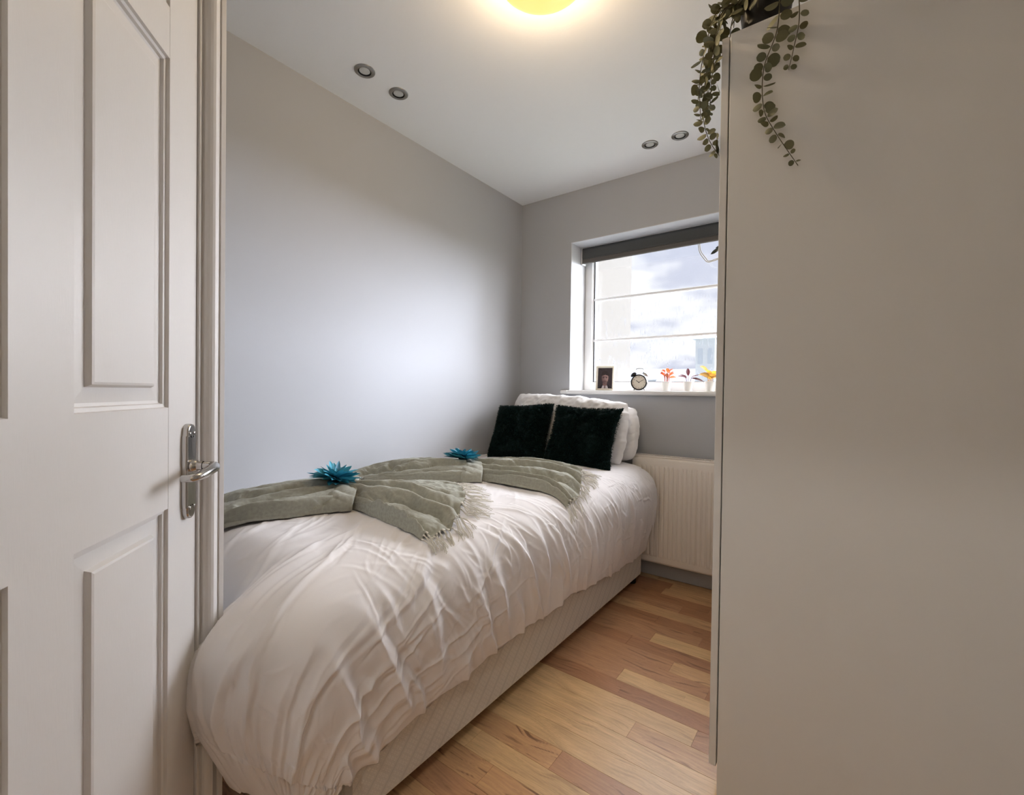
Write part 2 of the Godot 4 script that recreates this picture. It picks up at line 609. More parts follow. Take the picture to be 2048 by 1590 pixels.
func window() -> void:
	var w := Node3D.new()
	w.name = "window_1"
	add_child(w)
	tag(w, "white window with two thin horizontal bars and misted lower glass", "window", "", "structure")
	var x0 := 0.4055
	var x1 := 1.5995
	var y0 := 1.0855
	var y1 := 2.0585
	var zf := -0.20
	var zb := -0.27
	var fw := 0.053
	var b := MB.new()
	# frame with a stepped inner bead
	for r in [[fw, zf], [fw + 0.006, zf - 0.012]]:
		var t: float = r[0]
		var z: float = r[1]
		b.box(Vector3(x0, y0, zb), Vector3(x0 + t, y1, z), 0.003)
		b.box(Vector3(x1 - t, y0, zb), Vector3(x1, y1, z), 0.003)
		b.box(Vector3(x0 + t - 0.004, y0, zb), Vector3(x1 - t + 0.004, y0 + t, z), 0.003)
		b.box(Vector3(x0 + t - 0.004, y1 - t, zb), Vector3(x1 - t + 0.004, y1, z), 0.003)
	put("window_frame", b.mesh(), M.upvc, w)
	b = MB.new()
	var g := fw + 0.006
	b.box(Vector3(x0 + g - 0.001, y0 + g, zb + 0.01), Vector3(x0 + g + 0.008, y1 - g, zf - 0.020))
	b.box(Vector3(x0 + g, y0 + g - 0.001, zb + 0.01), Vector3(x1 - g, y0 + g + 0.0025, zf - 0.020))
	put("gasket", b.mesh(), M.gasket, w)
	put("pane", bx(Vector3(x0 + g, y0 + g, -0.238), Vector3(x1 - g, y1 - g, -0.234)), M.glass, w)
	for y in [1.7125, 1.4305]:
		put("glazing_bar", bx(Vector3(x0 + g + 0.001, y - 0.0085, -0.2335), Vector3(x1 - g - 0.001, y + 0.0085, -0.214), 0.005), M.upvc, w)
	condensation(w, x0 + g + 0.008, x1 - g, y0 + g + 0.003, 1.70)
	# roller blind
	var bl := thing("roller_blind", Vector3(0.42, 1.95, -0.13), "dark grey roller blind rolled up at the top of the window", "blind")
	b = MB.new()
	var pr := [Vector2(-0.05, 0.104), Vector2(0.0, 0.104), Vector2(0.006, 0.10), Vector2(0.009, 0.09), Vector2(0.010, 0.036), Vector2(0.008, 0.034), Vector2(0.008, 0.0), Vector2(0.003, -0.002), Vector2(-0.05, 0.03), Vector2(-0.05, 0.104)]
	var cx := 0.0
	var dx := 1.165
	for i in pr.size() - 1:
		var p: Vector2 = pr[i]
		var q: Vector2 = pr[i + 1]
		b.quad(Vector3(cx, p.y, p.x), Vector3(dx, p.y, p.x), Vector3(dx, q.y, q.x), Vector3(cx, q.y, q.x), Vector3(0, p.y + q.y - 0.1, p.x + q.x + 0.05))
	for xx in [cx, dx]:
		for i in range(1, pr.size() - 2):
			b.tri(Vector3(xx, pr[0].y, pr[0].x), Vector3(xx, pr[i].y, pr[i].x), Vector3(xx, pr[i + 1].y, pr[i + 1].x), Vector3(-1 if xx == cx else 1, 0, 0))
	put("blind_fabric", b.mesh(), M.blind, bl)
	put("bottom_rail", bx(Vector3(0.002, -0.003, -0.006), Vector3(1.163, 0.026, 0.012), 0.004), M.blind_rail, bl)
	for xx in [-0.012, 1.166]:
		put("end_bracket", bx(Vector3(xx, -0.006, -0.05), Vector3(xx + 0.011, 0.108, 0.004), 0.003), M.upvc, bl)
	put("head_rail", bx(Vector3(0.0, 0.1045, -0.05), Vector3(1.165, 0.1075, 0.003)), M.upvc, bl)
	# twig with a few leaves hanging at the right of the pane
	var tw := thing("hanging_twig", Vector3(1.25, 1.95, -0.16), "thin pale looped twig with dark leaves hanging beside the wardrobe edge", "twig")
	b = MB.new()
	var loops := [[Vector3(-0.085, 0.004, 0.0), Vector3(-0.075, -0.045, 0.004), Vector3(-0.052, -0.085, 0.0), Vector3(-0.030, -0.108, 0.0), Vector3(0.0, -0.105, -0.004), Vector3(0.08, -0.09, 0.0)], [Vector3(-0.075, 0.005, 0.006), Vector3(-0.068, -0.040, 0.008), Vector3(-0.040, -0.085, 0.004), Vector3(-0.024, -0.104, 0.004), Vector3(0.02, -0.096, 0.0), Vector3(0.085, -0.08, 0.0)]]
	for L in loops:
		b.tube(spline(L, 5), 0.0024, 5)
	b.tube(spline([Vector3(0.09, 0.0, 0.0), Vector3(0.06, -0.02, 0.0), Vector3(0.034, -0.036, 0.002), Vector3(0.015, -0.055, 0.0)], 4), 0.0016, 5)
	put("twig_stem", b.mesh(), paint(Color8(170, 160, 140), 0.8), tw)
	for L in [[Vector3(0.034, -0.036, 0.002), -2.62, 0.058], [Vector3(0.050, -0.026, 0.004), -2.95, 0.040], [Vector3(0.062, -0.018, 0.0), 2.4, 0.035]]:
		var m := MB.new()
		leaf_shape(m, L[2], L[2] * 0.17, 0.15)
		m.xf(Transform3D(Basis(Vector3(0, 0, 1), L[1]) * Basis(Vector3(1, 0, 0), 1.0), L[0]))
		put("leaf", m.mesh(), paint(Color8(46, 52, 46), 0.6), tw)

func condensation(parent: Node3D, x0: float, x1: float, y0: float, y1: float) -> void:
	# moisture on the inside of the glass: runs and mist
	var w := 512
	var h := 384
	var im := Image.create(w, h, false, Image.FORMAT_RGBA8)
	var f := FastNoiseLite.new()
	f.seed = 4
	f.frequency = 1.0
	for y in h:
		for x in w:
			var q := 1.0 - float(y) / h
			var u := float(x) / w
			var runs := smoothstep(0.05, 0.5, f.get_noise_2d(u * 60.0, q * 5.0)) * smoothstep(-0.2, 0.3, f.get_noise_2d(u * 9.0 + 30.0, q * 6.0))
			var mist := smoothstep(0.0, 0.6, f.get_noise_2d(u * 8.0 + 90.0, q * 8.0))
			var a := 0.42 * runs * (1.0 - 0.45 * q) + 0.10 * mist * (1.0 - q)
			a *= smoothstep(0.0, 0.1, 1.0 - q)
			im.set_pixel(x, y, Color(0.80, 0.83, 0.90, a))
	var m := paint(Color.WHITE, 0.6)
	m.transparency = BaseMaterial3D.TRANSPARENCY_ALPHA
	m.albedo_texture = ImageTexture.create_from_image(im)
	var b := MB.new()
	b.quad(Vector3(x0, y0, -0.2335), Vector3(x1, y0, -0.2335), Vector3(x1, y1, -0.2335), Vector3(x0, y1, -0.2335), Vector3.BACK, [Vector2(0, 1), Vector2(1, 1), Vector2(1, 0), Vector2(0, 0)])
	var o := put("condensation", b.mesh(), m, parent)
	o.set_meta("kind", "stuff")
	o.set_meta("label", "streaks of condensation on the inside of the glass")

func spline(pts: Array, each := 6) -> Array:
	var out := []
	var m := pts.size()
	for i in m - 1:
		var a: Vector3 = pts[maxi(i - 1, 0)]
		var b: Vector3 = pts[i]
		var c: Vector3 = pts[i + 1]
		var d: Vector3 = pts[mini(i + 2, m - 1)]
		for k in each:
			out.append(b.cubic_interpolate(c, a, d, float(k) / each))
	out.append(pts[m - 1])
	return out

# a leaf or petal lying along +x from the origin, in the xz plane, curved up by bend
func leaf_shape(b: MB, length: float, half: float, bend: float, pointed := 1.0, cup := 0.25, nu := 6, nv := 5, oval := false) -> void:
	var rows := []
	for i in nu + 1:
		var t := float(i) / nu
		var w := half * pow(sin(PI * pow(clampf(t * 0.97 + 0.03, 0, 1), 0.85 * pointed + 0.15)), 0.75)
		if oval:
			w = half * sqrt(maxf(0.004, 1.0 - pow(2.0 * t - 1.0, 2.0)))
		elif i == nu:
			w *= 0.15
		var row := PackedVector3Array()
		for j in nv:
			var s := 2.0 * j / (nv - 1) - 1.0
			row.append(Vector3(t * length, bend * length * t * t + cup * w * s * s, s * w))
		rows.append(row)
	b.grid(rows)

# ---------------------------------------------------------------- the bedroom door, standing open
func bedroom_door() -> void:
	var d := Node3D.new()
	d.name = "door_1"
	add_child(d)
	tag(d, "white six-panel door standing open at the left with a chrome lever", "door", "", "structure")
	d.transform = Transform3D(Basis(Vector3(-0.755, 0, -0.656).normalized(), Vector3.UP, Vector3(0.656, 0, -0.755).normalized()), Vector3(1.4589, 0.006, 2.8083))
	var W := 0.762
	var H := 1.975
	var T := -0.036
	var cols := [[0.134, 0.352], [0.444, 0.662]]
	var rws := [[0.205, 0.856], [1.027, 1.611], [1.695, 1.872]]
	var b := MB.new()
	b.box(Vector3(0, 0, T), Vector3(cols[0][0], H, 0))
	b.box(Vector3(cols[0][1], 0, T), Vector3(cols[1][0], H, 0))
	b.box(Vector3(cols[1][1], 0, T), Vector3(W, H, 0), 0.0015)
	var ys := [0.0, rws[0][0], rws[0][1], rws[1][0], rws[1][1], rws[2][0], rws[2][1], H]
	for c in cols:
		for k in 4:
			b.box(Vector3(c[0], ys[2 * k], T), Vector3(c[1], ys[2 * k + 1], 0))
	put("door_leaf", b.mesh(), M.door, d)
	var prof := [Vector2(0, 0), Vector2(0.0012, -0.0045), Vector2(0.0065, -0.0055), Vector2(0.0080, -0.0100), Vector2(0.0125, -0.0110), Vector2(0.0330, -0.0095), Vector2(0.0365, -0.0030), Vector2(0.0400, -0.0020)]
	for c in cols:
		for r in rws:
			var m := MB.new()
			for k in prof.size() - 1:
				var p: Vector2 = prof[k]
				var q: Vector2 = prof[k + 1]
				var A := rect(c, r, p)
				var B := rect(c, r, q)
				for e in 4:
					var mid: Vector3 = (A[e] + A[(e + 1) % 4]) * 0.5
					var cen := Vector3((c[0] + c[1]) / 2, (r[0] + r[1]) / 2, 0)
					var side: Vector3 = mid - cen
					var dir := Vector3.RIGHT * signf(side.x) if e % 2 == 1 else Vector3.UP * signf(side.y)
					m.quad(A[e], A[(e + 1) % 4], B[(e + 1) % 4], B[e], Vector3(0, 0, q.x - p.x) + dir * (q.y - p.y))
			var F := rect(c, r, prof.back())
			m.quad(F[0], F[1], F[2], F[3], Vector3.BACK)
			m.box(Vector3(c[0], r[0], T + 0.004), Vector3(c[1], r[1], -0.013))
			put("door_panel", m.mesh(), M.door, d)
	# beaded strip along the closing edge; a separate plane, turned towards the room
	var strip := MB.new()
	var dirw := Vector2(-0.30, -0.954)
	var pts := [Vector2(0.0, -0.004), Vector2(0.003, 0.0035), Vector2(0.006, 0.0035), Vector2(0.0075, -0.001), Vector2(0.011, -0.001)]
	for k in 6:
		var a := PI - PI * k / 10.0
		pts.append(Vector2(0.0285 + 0.0165 * cos(a), 0.0 + 0.012 * sin(a)))
	pts.append_array([Vector2(0.0465, -0.0005), Vector2(0.0475, 0.0025), Vector2(0.056, 0.0030), Vector2(0.057, 0.002), Vector2(0.057, -0.022), Vector2(0.0, -0.022)])
	var e0 := Vector3(0.8835, 0, 2.3085)
	var along := Vector3(dirw.x, 0, dirw.y)
	var outv := Vector3(0.954, 0, -0.30)
	var inv := d.transform.affine_inverse()
	for k in pts.size() - 1:
		var p: Vector2 = pts[k]
		var q: Vector2 = pts[k + 1]
		var a := inv * (e0 + along * p.x + outv * p.y)
		var c := inv * (e0 + along * q.x + outv * q.y)
		var up := Vector3(0, 1.969, 0)
		a.y = 0.0
		c.y = 0.0
		var nn := inv.basis * (along * (p.y - q.y) + outv * (q.x - p.x))
		strip.quad(a, c, c + up, a + up, nn)
	put("edge_moulding", strip.mesh(), M.door, d)
	# lever on a back plate
	var hs := 0.7245
	var hy := 0.918
	var bp := MB.new()
	var rows := []
	for L in [[0.0, 1.0], [0.007, 1.0], [0.0092, 0.93], [0.0098, 0.80]]:
		rows.append(plate_ring(hs, 0.909, 0.018 * L[1], 0.0865 - 0.018 * (1.0 - L[1]), 0.013, L[0]))
	bp.grid(rows, true, true)
	rows = [rows.back(), plate_ring(hs, 0.909, 0.0001, 0.06, 0.0, 0.0099)]
	bp.grid(rows, true, true)
	put("back_plate", bp.mesh(), M.chrome, d)
	var hd := MB.new()
	hd.lathe([Vector2(0.0125, 0.0), Vector2(0.0125, 0.004), Vector2(0.010, 0.008), Vector2(0.0085, 0.010), Vector2(0.0085, 0.018)], 20)
	hd.xf(Transform3D(Basis(Vector3.RIGHT, PI / 2), Vector3(hs, hy, 0.0098)))
	var path := spline([Vector3(hs, hy, 0.018), Vector3(hs, hy, 0.036), Vector3(hs - 0.002, hy, 0.045), Vector3(hs - 0.014, hy - 0.001, 0.051), Vector3(hs - 0.036, hy - 0.003, 0.052), Vector3(hs - 0.060, hy - 0.006, 0.051), Vector3(hs - 0.074, hy - 0.008, 0.047), Vector3(hs - 0.078, hy - 0.009, 0.038), Vector3(hs - 0.077, hy - 0.009, 0.027)], 6)
	var rad := []
	for k in path.size():
		var t := float(k) / (path.size() - 1)
		rad.append(0.0070 + 0.0022 * sin(PI * clampf((t - 0.12) / 0.6, 0, 1)) - 0.0012 * smoothstep(0.75, 1.0, t))
	hd.tube(path, rad, 12)
	put("lever_handle", hd.mesh(), M.chrome, d)
	for yy in [0.978, 0.843]:
		for xx in [-0.008, 0.008]:
			var s := MB.new()
			s.lathe([Vector2(0.0036, 0.0), Vector2(0.0034, 0.0010), Vector2(0.002, 0.0016), Vector2(0.0001, 0.0017)], 10)
			s.xf(Transform3D(Basis(Vector3.RIGHT, PI / 2), Vector3(hs + xx, yy, 0.0097)))
			put("screw", s.mesh(), M.nickel, d)

func rect(c: Array, r: Array, p: Vector2) -> Array:
	return [Vector3(c[0] + p.x, r[0] + p.x, p.y), Vector3(c[1] - p.x, r[0] + p.x, p.y), Vector3(c[1] - p.x, r[1] - p.x, p.y), Vector3(c[0] + p.x, r[1] - p.x, p.y)]

# outline of the back plate: straight sides, stepped shoulders and arched ends
func plate_ring(cx: float, cy: float, hw: float, hh: float, sh: float, z: float) -> PackedVector3Array:
	var o := PackedVector3Array()
	var q := hw * 0.82
	for top in [1.0, -1.0]:
		o.append(Vector3(cx + hw * top, cy + (hh - sh - q * 0.6) * top, z))
		o.append(Vector3(cx + q * top, cy + (hh - sh - q * 0.6) * top + 0.001 * top, z))
		for k in 9:
			var a := PI * k / 8.0
			o.append(Vector3(cx + q * cos(a) * top, cy + (hh - q * 0.9 + q * 0.9 * sin(a)) * top, z))
		o.append(Vector3(cx - q * top, cy + (hh - sh - q * 0.6) * top + 0.001 * top, z))
		o.append(Vector3(cx - hw * top, cy + (hh - sh - q * 0.6) * top, z))
	return o

# ---------------------------------------------------------------- radiator
func radiator() -> void:
	var x0 := 0.885
	var x1 := 1.52
	var y0 := 0.105
	var y1 := 0.705
	var zf := 0.100
	var t := thing("radiator", Vector3(0, 0, 0), "cream panel radiator on the end wall under the window", "radiator")
	var pitch := 0.0256
	var nx := int((x1 - x0) / pitch) * 8
	var ysamp := [0.0, 0.006, 0.012, 0.035, 0.037, 0.040, 0.044, 0.05, 0.10, 0.2, 0.3, 0.4, 0.5, 0.543, 0.548, 0.552, 0.555, 0.557, 0.585, 0.592, 0.597, 0.6]
	var rows := []
	for yy in ysamp:
		var row := PackedVector3Array()
		for i in nx + 1:
			var x := x0 + (x1 - x0) * i / nx
			var fr := fposmod((x - 1.004) / pitch + 0.5, 1.0)
			var d := absf(fr - 0.5) * 2.0
			var rib := smoothstep(0.92, 0.55, d)
			var win := smoothstep(0.036, 0.050, yy) * smoothstep(0.557, 0.543, yy)
			var edge := minf(yy, 0.6 - yy)
			var z := zf - 0.008 * pow(clampf(1.0 - edge / 0.014, 0, 1), 2.0)
			var inx := smoothstep(x0 + 0.012, x0 + 0.03, x) * smoothstep(x1 - 0.012, x1 - 0.03, x)
			z += (0.0055 * rib - 0.0025) * win * inx
			row.append(Vector3(x, y0 + yy, z))
		rows.append(row)
	var b := MB.new()
	b.grid(rows, false, true)
	put("front_panel", b.mesh(), M.radiator, t)
	b = MB.new()
	b.box(Vector3(x0, y0 + 0.004, 0.078), Vector3(x1, y1 - 0.006, zf - 0.0095))
	b.box(Vector3(x0, y0 + 0.002, 0.030), Vector3(x0 + 0.003, y1, zf - 0.004))
	b.box(Vector3(x1 - 0.003, y0 + 0.002, 0.030), Vector3(x1, y1, zf - 0.004))
	b.box(Vector3(x0 + 0.02, y0 + 0.03, 0.030), Vector3(x1 - 0.02, y1 - 0.03, 0.034))
	put("back_panel", b.mesh(), M.radiator, t)
	b = MB.new()
	b.box(Vector3(x0, y1, zf - 0.012), Vector3(x1, y1 + 0.009, zf - 0.004), 0.002)
	b.box(Vector3(x0, y1, 0.028), Vector3(x1, y1 + 0.009, 0.036), 0.002)
	var k := x0
	while k < x1 - 0.004:
		b.box(Vector3(k, y1 + 0.002, 0.0355), Vector3(k + 0.0055, y1 + 0.008, zf - 0.0115))
		k += 0.0128
	put("top_grille", b.mesh(), M.radiator, t)
	for xx in [0.96, 1.40]:
		put("wall_bracket", bx(Vector3(xx, 0.3, 0.0005), Vector3(xx + 0.04, 0.6, 0.031)), M.radiator, t)

# ---------------------------------------------------------------- bed
const XI := 0.885
const AI := 1.90
const ZH := 0.14
var crumple := FastNoiseLite.new()

func top_y(x: float) -> float:
	return 0.662 + 0.022 * sin(PI * clampf(x / 0.92, 0, 1))

func over_out(r: float) -> float:
	if r < 0.2356:
		return 0.15 * sin(r / 0.15)
	var t := (r - 0.2356) / 0.28
	return 0.15 + 0.004 * minf(t * 6.0, 1.0) - 0.052 * pow(t, 1.5)

func over_down(r: float) -> float:
	if r < 0.2356:
		return -0.15 * (1.0 - cos(r / 0.15))
	return -0.15 - (r - 0.2356) * 0.985

func foot_scale(x: float) -> float:
	return lerpf(1.32, 1.92, smoothstep(0.78, 0.90, x))

func duvet_at(a: float, b: float) -> Vector3:
	var x0 := minf(b, XI)
	var db := maxf(0.0, b - XI)
	var da := maxf(0.0, a - AI)
	var r := pow(pow(da, 2.6) + pow(db, 2.6), 1.0 / 2.6)
	var l := maxf(sqrt(da * da + db * db), 1e-6)
	var o := over_out(r)
	var x := x0 + 0.012 + db / l * o
	var z := ZH + minf(a, AI) + da / l * o * foot_scale(x0 + db * 0.6)
	return Vector3(x, top_y(x0) + over_down(r), z)

# height of the duvet over a place in plan, for what lies on it
func duvet_y(x: float, z: float) -> float:
	var ox := maxf(0.0, x - 0.012 - XI)
	var oz := maxf(0.0, z - ZH - AI) / 1.4
	var o := minf(sqrt(ox * ox + oz * oz), 0.160)
	var d := 0.0
	if o < 0.142:
		d = -0.15 * (1.0 - cos(asin(o / 0.15)))
	else:
		d = -0.1017 - (o - 0.142) * 6.0
	return top_y(minf(x, XI)) + d

func crease(H: PackedFloat32Array, na: int, nb: int, sa: float, sb: float, a: float, b: float, ang: float, ln: float, w: float, amp: float, bend: float) -> void:
	var ca := cos(ang)
	var cb := sin(ang)
	var ext := ln + w * 3.0 + absf(bend) * ln
	for i in range(maxi(0, int((a - ext) / sa)), mini(na, int((a + ext) / sa) + 1)):
		for j in range(maxi(0, int((b - ext) / sb)), mini(nb, int((b + ext) / sb) + 1)):
			var pa := i * sa - a
			var pb := j * sb - b
			var t := (pa * ca + pb * cb) / ln
			if absf(t) >= 1.0:
				continue
			var e := (-pa * cb + pb * ca - bend * ln * t * t) / w
			if absf(e) > 3.5:
				continue
			var win := (1.0 - t * t)
			H[i * nb + j] += amp * win * win * (exp(-pow(absf(e), 1.35)) - 0.5 * exp(-(e - 1.8) * (e - 1.8)))

func bed() -> void:
	crumple.seed = 12
	crumple.frequency = 1.0
	crumple.fractal_octaves = 3
	var t := thing("divan_bed", Vector3(0.5, 0, 1.1), "single divan bed with a pale quilted fabric base along the grey wall", "bed")
	var b := MB.new()
	b.box(Vector3(-0.445, 0.042, -0.945), Vector3(0.470, 0.36, 0.93), 0.012)
	put("bed_base", b.mesh(), M.base_cloth, t)
	b = MB.new()
	b.box(Vector3(-0.445, 0.362, -0.945), Vector3(0.445, 0.575, 0.92), 0.04)
	put("mattress", b.mesh(), M.mattress, t)
	for p in [Vector2(0.43, -0.91), Vector2(-0.40, -0.91), Vector2(0.43, 0.88), Vector2(-0.40, 0.88)]:
		b = MB.new()
		b.lathe([Vector2(0.0001, 0.0), Vector2(0.018, 0.0), Vector2(0.02, 0.004), Vector2(0.02, 0.03), Vector2(0.024, 0.034), Vector2(0.024, 0.0415)], 14, Vector3(p.x, 0, p.y))
		put("castor", b.mesh(), M.dark, t)
	duvet()
	# pillows
	var pa := pillow_mesh(0.80, 0.385, 0.15, -0.06, 3, 0.019, 0.0)
	var p1 := put("pillow", pa, M.pillow)
	p1.transform = Transform3D(Basis(Vector3.RIGHT, deg_to_rad(-9)) * Basis(Vector3.BACK, deg_to_rad(-3.5)), Vector3(0.503, 0.860, 0.226))
	tag(p1, "white pillow directly behind the two dark cushions", "pillow", "white pillows")
	var p2 := put("pillow", pillow_mesh(0.79, 0.350, 0.11, -0.10, 9, 0.018, 0.0), M.pillow)
	p2.transform = Transform3D(Basis(Vector3.RIGHT, deg_to_rad(-3)) * Basis(Vector3.BACK, deg_to_rad(-2.0)), Vector3(0.538, 0.843, 0.128))
	tag(p2, "white pillow at the back, standing against the end wall", "pillow", "white pillows")
	var c1 := put("cushion", pillow_mesh(0.385, 0.365, 0.125, 0.09, 21, 0.016, 0.0), M.fur)
	c1.transform = Transform3D(Basis(Vector3.UP, 0.062) * Basis(Vector3.RIGHT, -0.521) * Basis(Vector3.BACK, 0.078), Vector3(0.304, 0.830, 0.418))
	fur(c1, 0.385, 0.365, 0.125, 0.09, 51)
	tag(c1, "very dark green fluffy cushion nearer the left wall", "cushion", "dark fluffy cushions")
	var c2 := put("cushion", pillow_mesh(0.40, 0.378, 0.125, 0.10, 25, 0.016, 0.0), M.fur)
	c2.transform = Transform3D(Basis(Vector3.UP, 0.107) * Basis(Vector3.RIGHT, -0.503) * Basis(Vector3.BACK, -0.027), Vector3(0.704, 0.822, 0.392))
	fur(c2, 0.40, 0.378, 0.125, 0.10, 52)
	tag(c2, "very dark green fluffy cushion nearer the radiator", "cushion", "dark fluffy cushions")

func duvet() -> void:
	var na := 660
	var nb := 420
	var amax := AI + 0.47
	var bmax := XI + 0.55
	var sa := amax / (na - 1)
	var sb := bmax / (nb - 1)
	var H := PackedFloat32Array()
	H.resize(na * nb)
	var r := RandomNumberGenerator.new()
	r.seed = 515
	for i in na:
		for j in nb:
			var a := i * sa
			var b := j * sb
			H[i * nb + j] = 0.0065 * crumple.get_noise_2d(a * 3.0, b * 3.0)
	# drapes running down the side, leaning towards the head
	for k in 14:
		var a := 0.20 + k * 0.132 + r.randf_range(-0.03, 0.03)
		crease(H, na, nb, sa, sb, a, 1.25 + r.randf_range(-0.03, 0.03), PI / 2 + r.randf_range(0.28, 0.5), r.randf_range(0.20, 0.30), r.randf_range(0.014, 0.022), r.randf_range(0.012, 0.022), r.randf_range(-0.10, 0.10))
	for k in 15:
		crease(H, na, nb, sa, sb, 0.14 + k * 0.128 + r.randf_range(-0.04, 0.04), 1.40, PI / 2 + r.randf_range(0.2, 0.5), r.randf_range(0.09, 0.17), r.randf_range(0.010, 0.018), r.randf_range(0.010, 0.020), r.randf_range(-0.15, 0.15))
	for k in 110:
		var a := r.randf_range(0.0, 1.95)
		var b := r.randf_range(1.04, 1.42)
		crease(H, na, nb, sa, sb, a, b, PI / 2 + r.randf_range(0.15, 0.7), r.randf_range(0.04, 0.15), r.randf_range(0.006, 0.012), r.randf_range(0.0025, 0.0070), r.randf_range(-0.2, 0.2))
	for k in 130:
		crease(H, na, nb, sa, sb, r.randf_range(0.0, 1.9), r.randf_range(0.86, 1.25), PI / 2 + r.randf_range(0.1, 0.9), r.randf_range(0.05, 0.16), r.randf_range(0.0038, 0.007), r.randf_range(0.0010, 0.0028), r.randf_range(-0.15, 0.15))
	for k in 60:
		crease(H, na, nb, sa, sb, r.randf_range(0.0, 0.6), r.randf_range(0.85, 1.40), r.randf_range(0, PI), r.randf_range(0.03, 0.12), r.randf_range(0.004, 0.009), r.randf_range(0.0015, 0.0040), r.randf_range(-0.4, 0.4))
	# pulls towards the foot corner
	for k in 70:
		var a := r.randf_range(1.40, 2.34)
		var b := r.randf_range(0.80, 1.42)
		crease(H, na, nb, sa, sb, a, b, r.randf_range(0.3, 0.7), r.randf_range(0.08, 0.30), r.randf_range(0.0045, 0.010), r.randf_range(0.0015, 0.0052), r.randf_range(-0.1, 0.1))
	for k in 6:
		crease(H, na, nb, sa, sb, r.randf_range(1.6, 2.25), r.randf_range(0.8, 1.35), r.randf_range(0.25, 0.7), r.randf_range(0.15, 0.32), r.randf_range(0.013, 0.020), r.randf_range(0.006, 0.012), r.randf_range(-0.2, 0.2))
	for k in 22:
		crease(H, na, nb, sa, sb, r.randf_range(1.75, 2.35), r.randf_range(0.1, 0.9), r.randf_range(-0.2, 0.7), r.randf_range(0.06, 0.2), r.randf_range(0.008, 0.016), r.randf_range(0.002, 0.006), r.randf_range(-0.2, 0.2))
	# small sharp crumples, few on top
	for k in 420:
		var b := 0.45 + 0.98 * pow(r.randf(), 0.6)
		var big := smoothstep(0.7, 1.05, b)
		crease(H, na, nb, sa, sb, r.randf_range(0.0, 2.3), b, r.randf_range(0, PI), r.randf_range(0.015, 0.06), r.randf_range(0.0032, 0.006), r.randf_range(0.0002, 0.0006) + 0.0016 * big * r.randf(), r.randf_range(-0.5, 0.5))
	for k in 30:
		crease(H, na, nb, sa, sb, r.randf_range(0.9, 2.0), r.randf_range(0.55, 0.95), r.randf_range(0.45, 0.95), r.randf_range(0.10, 0.26), r.randf_range(0.004, 0.009), r.randf_range(0.0005, 0.0016), r.randf_range(-0.2, 0.2))
	var base := []
	for i in na + 3:
		var row := PackedVector3Array()
		for j in nb + 3:
			var ii := mini(i, na - 1)
			var jj := mini(j, nb - 1)
			var a := ii * sa
			var fa := float(ii) / (na - 1)
			# wavy hem: a little longer towards the head
			var hem := XI + 0.196 + 0.315 + 0.07 * smoothstep(1.0, 0.2, a) + 0.018 * crumple.get_noise_2d(a * 5.0, 77.0) + 0.045 * smoothstep(1.35, 1.9, a) + 0.06 * smoothstep(1.75, 2.05, a)
			var b := jj * sb * hem / bmax
			var foot := AI + 0.196 + 0.290 + 0.015 * crumple.get_noise_2d(b * 5.0, 33.0)
			a = a * (1.0 if a < 1.2 else 1.0) if a <= 1.2 else 1.2 + (a - 1.2) * (foot - 1.2) / (amax - 1.2)
			var p := duvet_at(a, b)
			var dirx := smoothstep(XI, XI + 0.2, b)
			var dirz := smoothstep(AI, AI + 0.2, a)
			var ta := maxi(0, i - na + 1)
			var tb := maxi(0, j - nb + 1)
			p.x -= 0.016 * tb * (1.0 if b > XI else 0.0)
			p.z -= 0.016 * ta
			p.y += 0.010 * pow(maxf(ta, tb), 1.5)
			if i < 4 and b < 1.3:
				p.y -= [0.16, 0.07, 0.02, 0.004][i] * (1.0 if b < XI else 0.25)
			row.append(p)
		base.append(row)
	var out := []
	var nA := base.size()
	var nB: int = base[0].size()
	for i in nA:
		var row := PackedVector3Array()
		var r0: PackedVector3Array = base[maxi(i - 1, 0)]
		var r1: PackedVector3Array = base[mini(i + 1, nA - 1)]
		var rc: PackedVector3Array = base[i]
		for j in nB:
			var nr := (rc[mini(j + 1, nB - 1)] - rc[maxi(j - 1, 0)]).cross(r0[j] - r1[j])
			nr = nr.normalized()
			if nr.y < -0.3:
				nr = -nr
			var hgt := H[mini(i, na - 1) * nb + mini(j, nb - 1)]
			var p: Vector3 = rc[j] - nr * 0.0
			if i < na and j < nb:
				p = rc[j] + nr * hgt * (1.0 if nr.length() > 0.5 else 0.0)
			else:
				p = rc[j] + Vector3(hgt * 0.7 if j >= nb else 0.0, 0, hgt * 0.7 if i >= na else 0.0)
			p.x = maxf(p.x, 0.006)
			# never through the open door's face
			if p.x > 0.862:
				p.z = minf(p.z, 2.316 + 0.869 * (p.x - 0.8835))
			row.append(p)
		out.append(row)
	var m := MB.new()
	m.grid(out, false, true)
	var o := put("duvet", m.mesh(), M.linen)
	tag(o, "crumpled white duvet spread over the bed down to its base", "duvet")

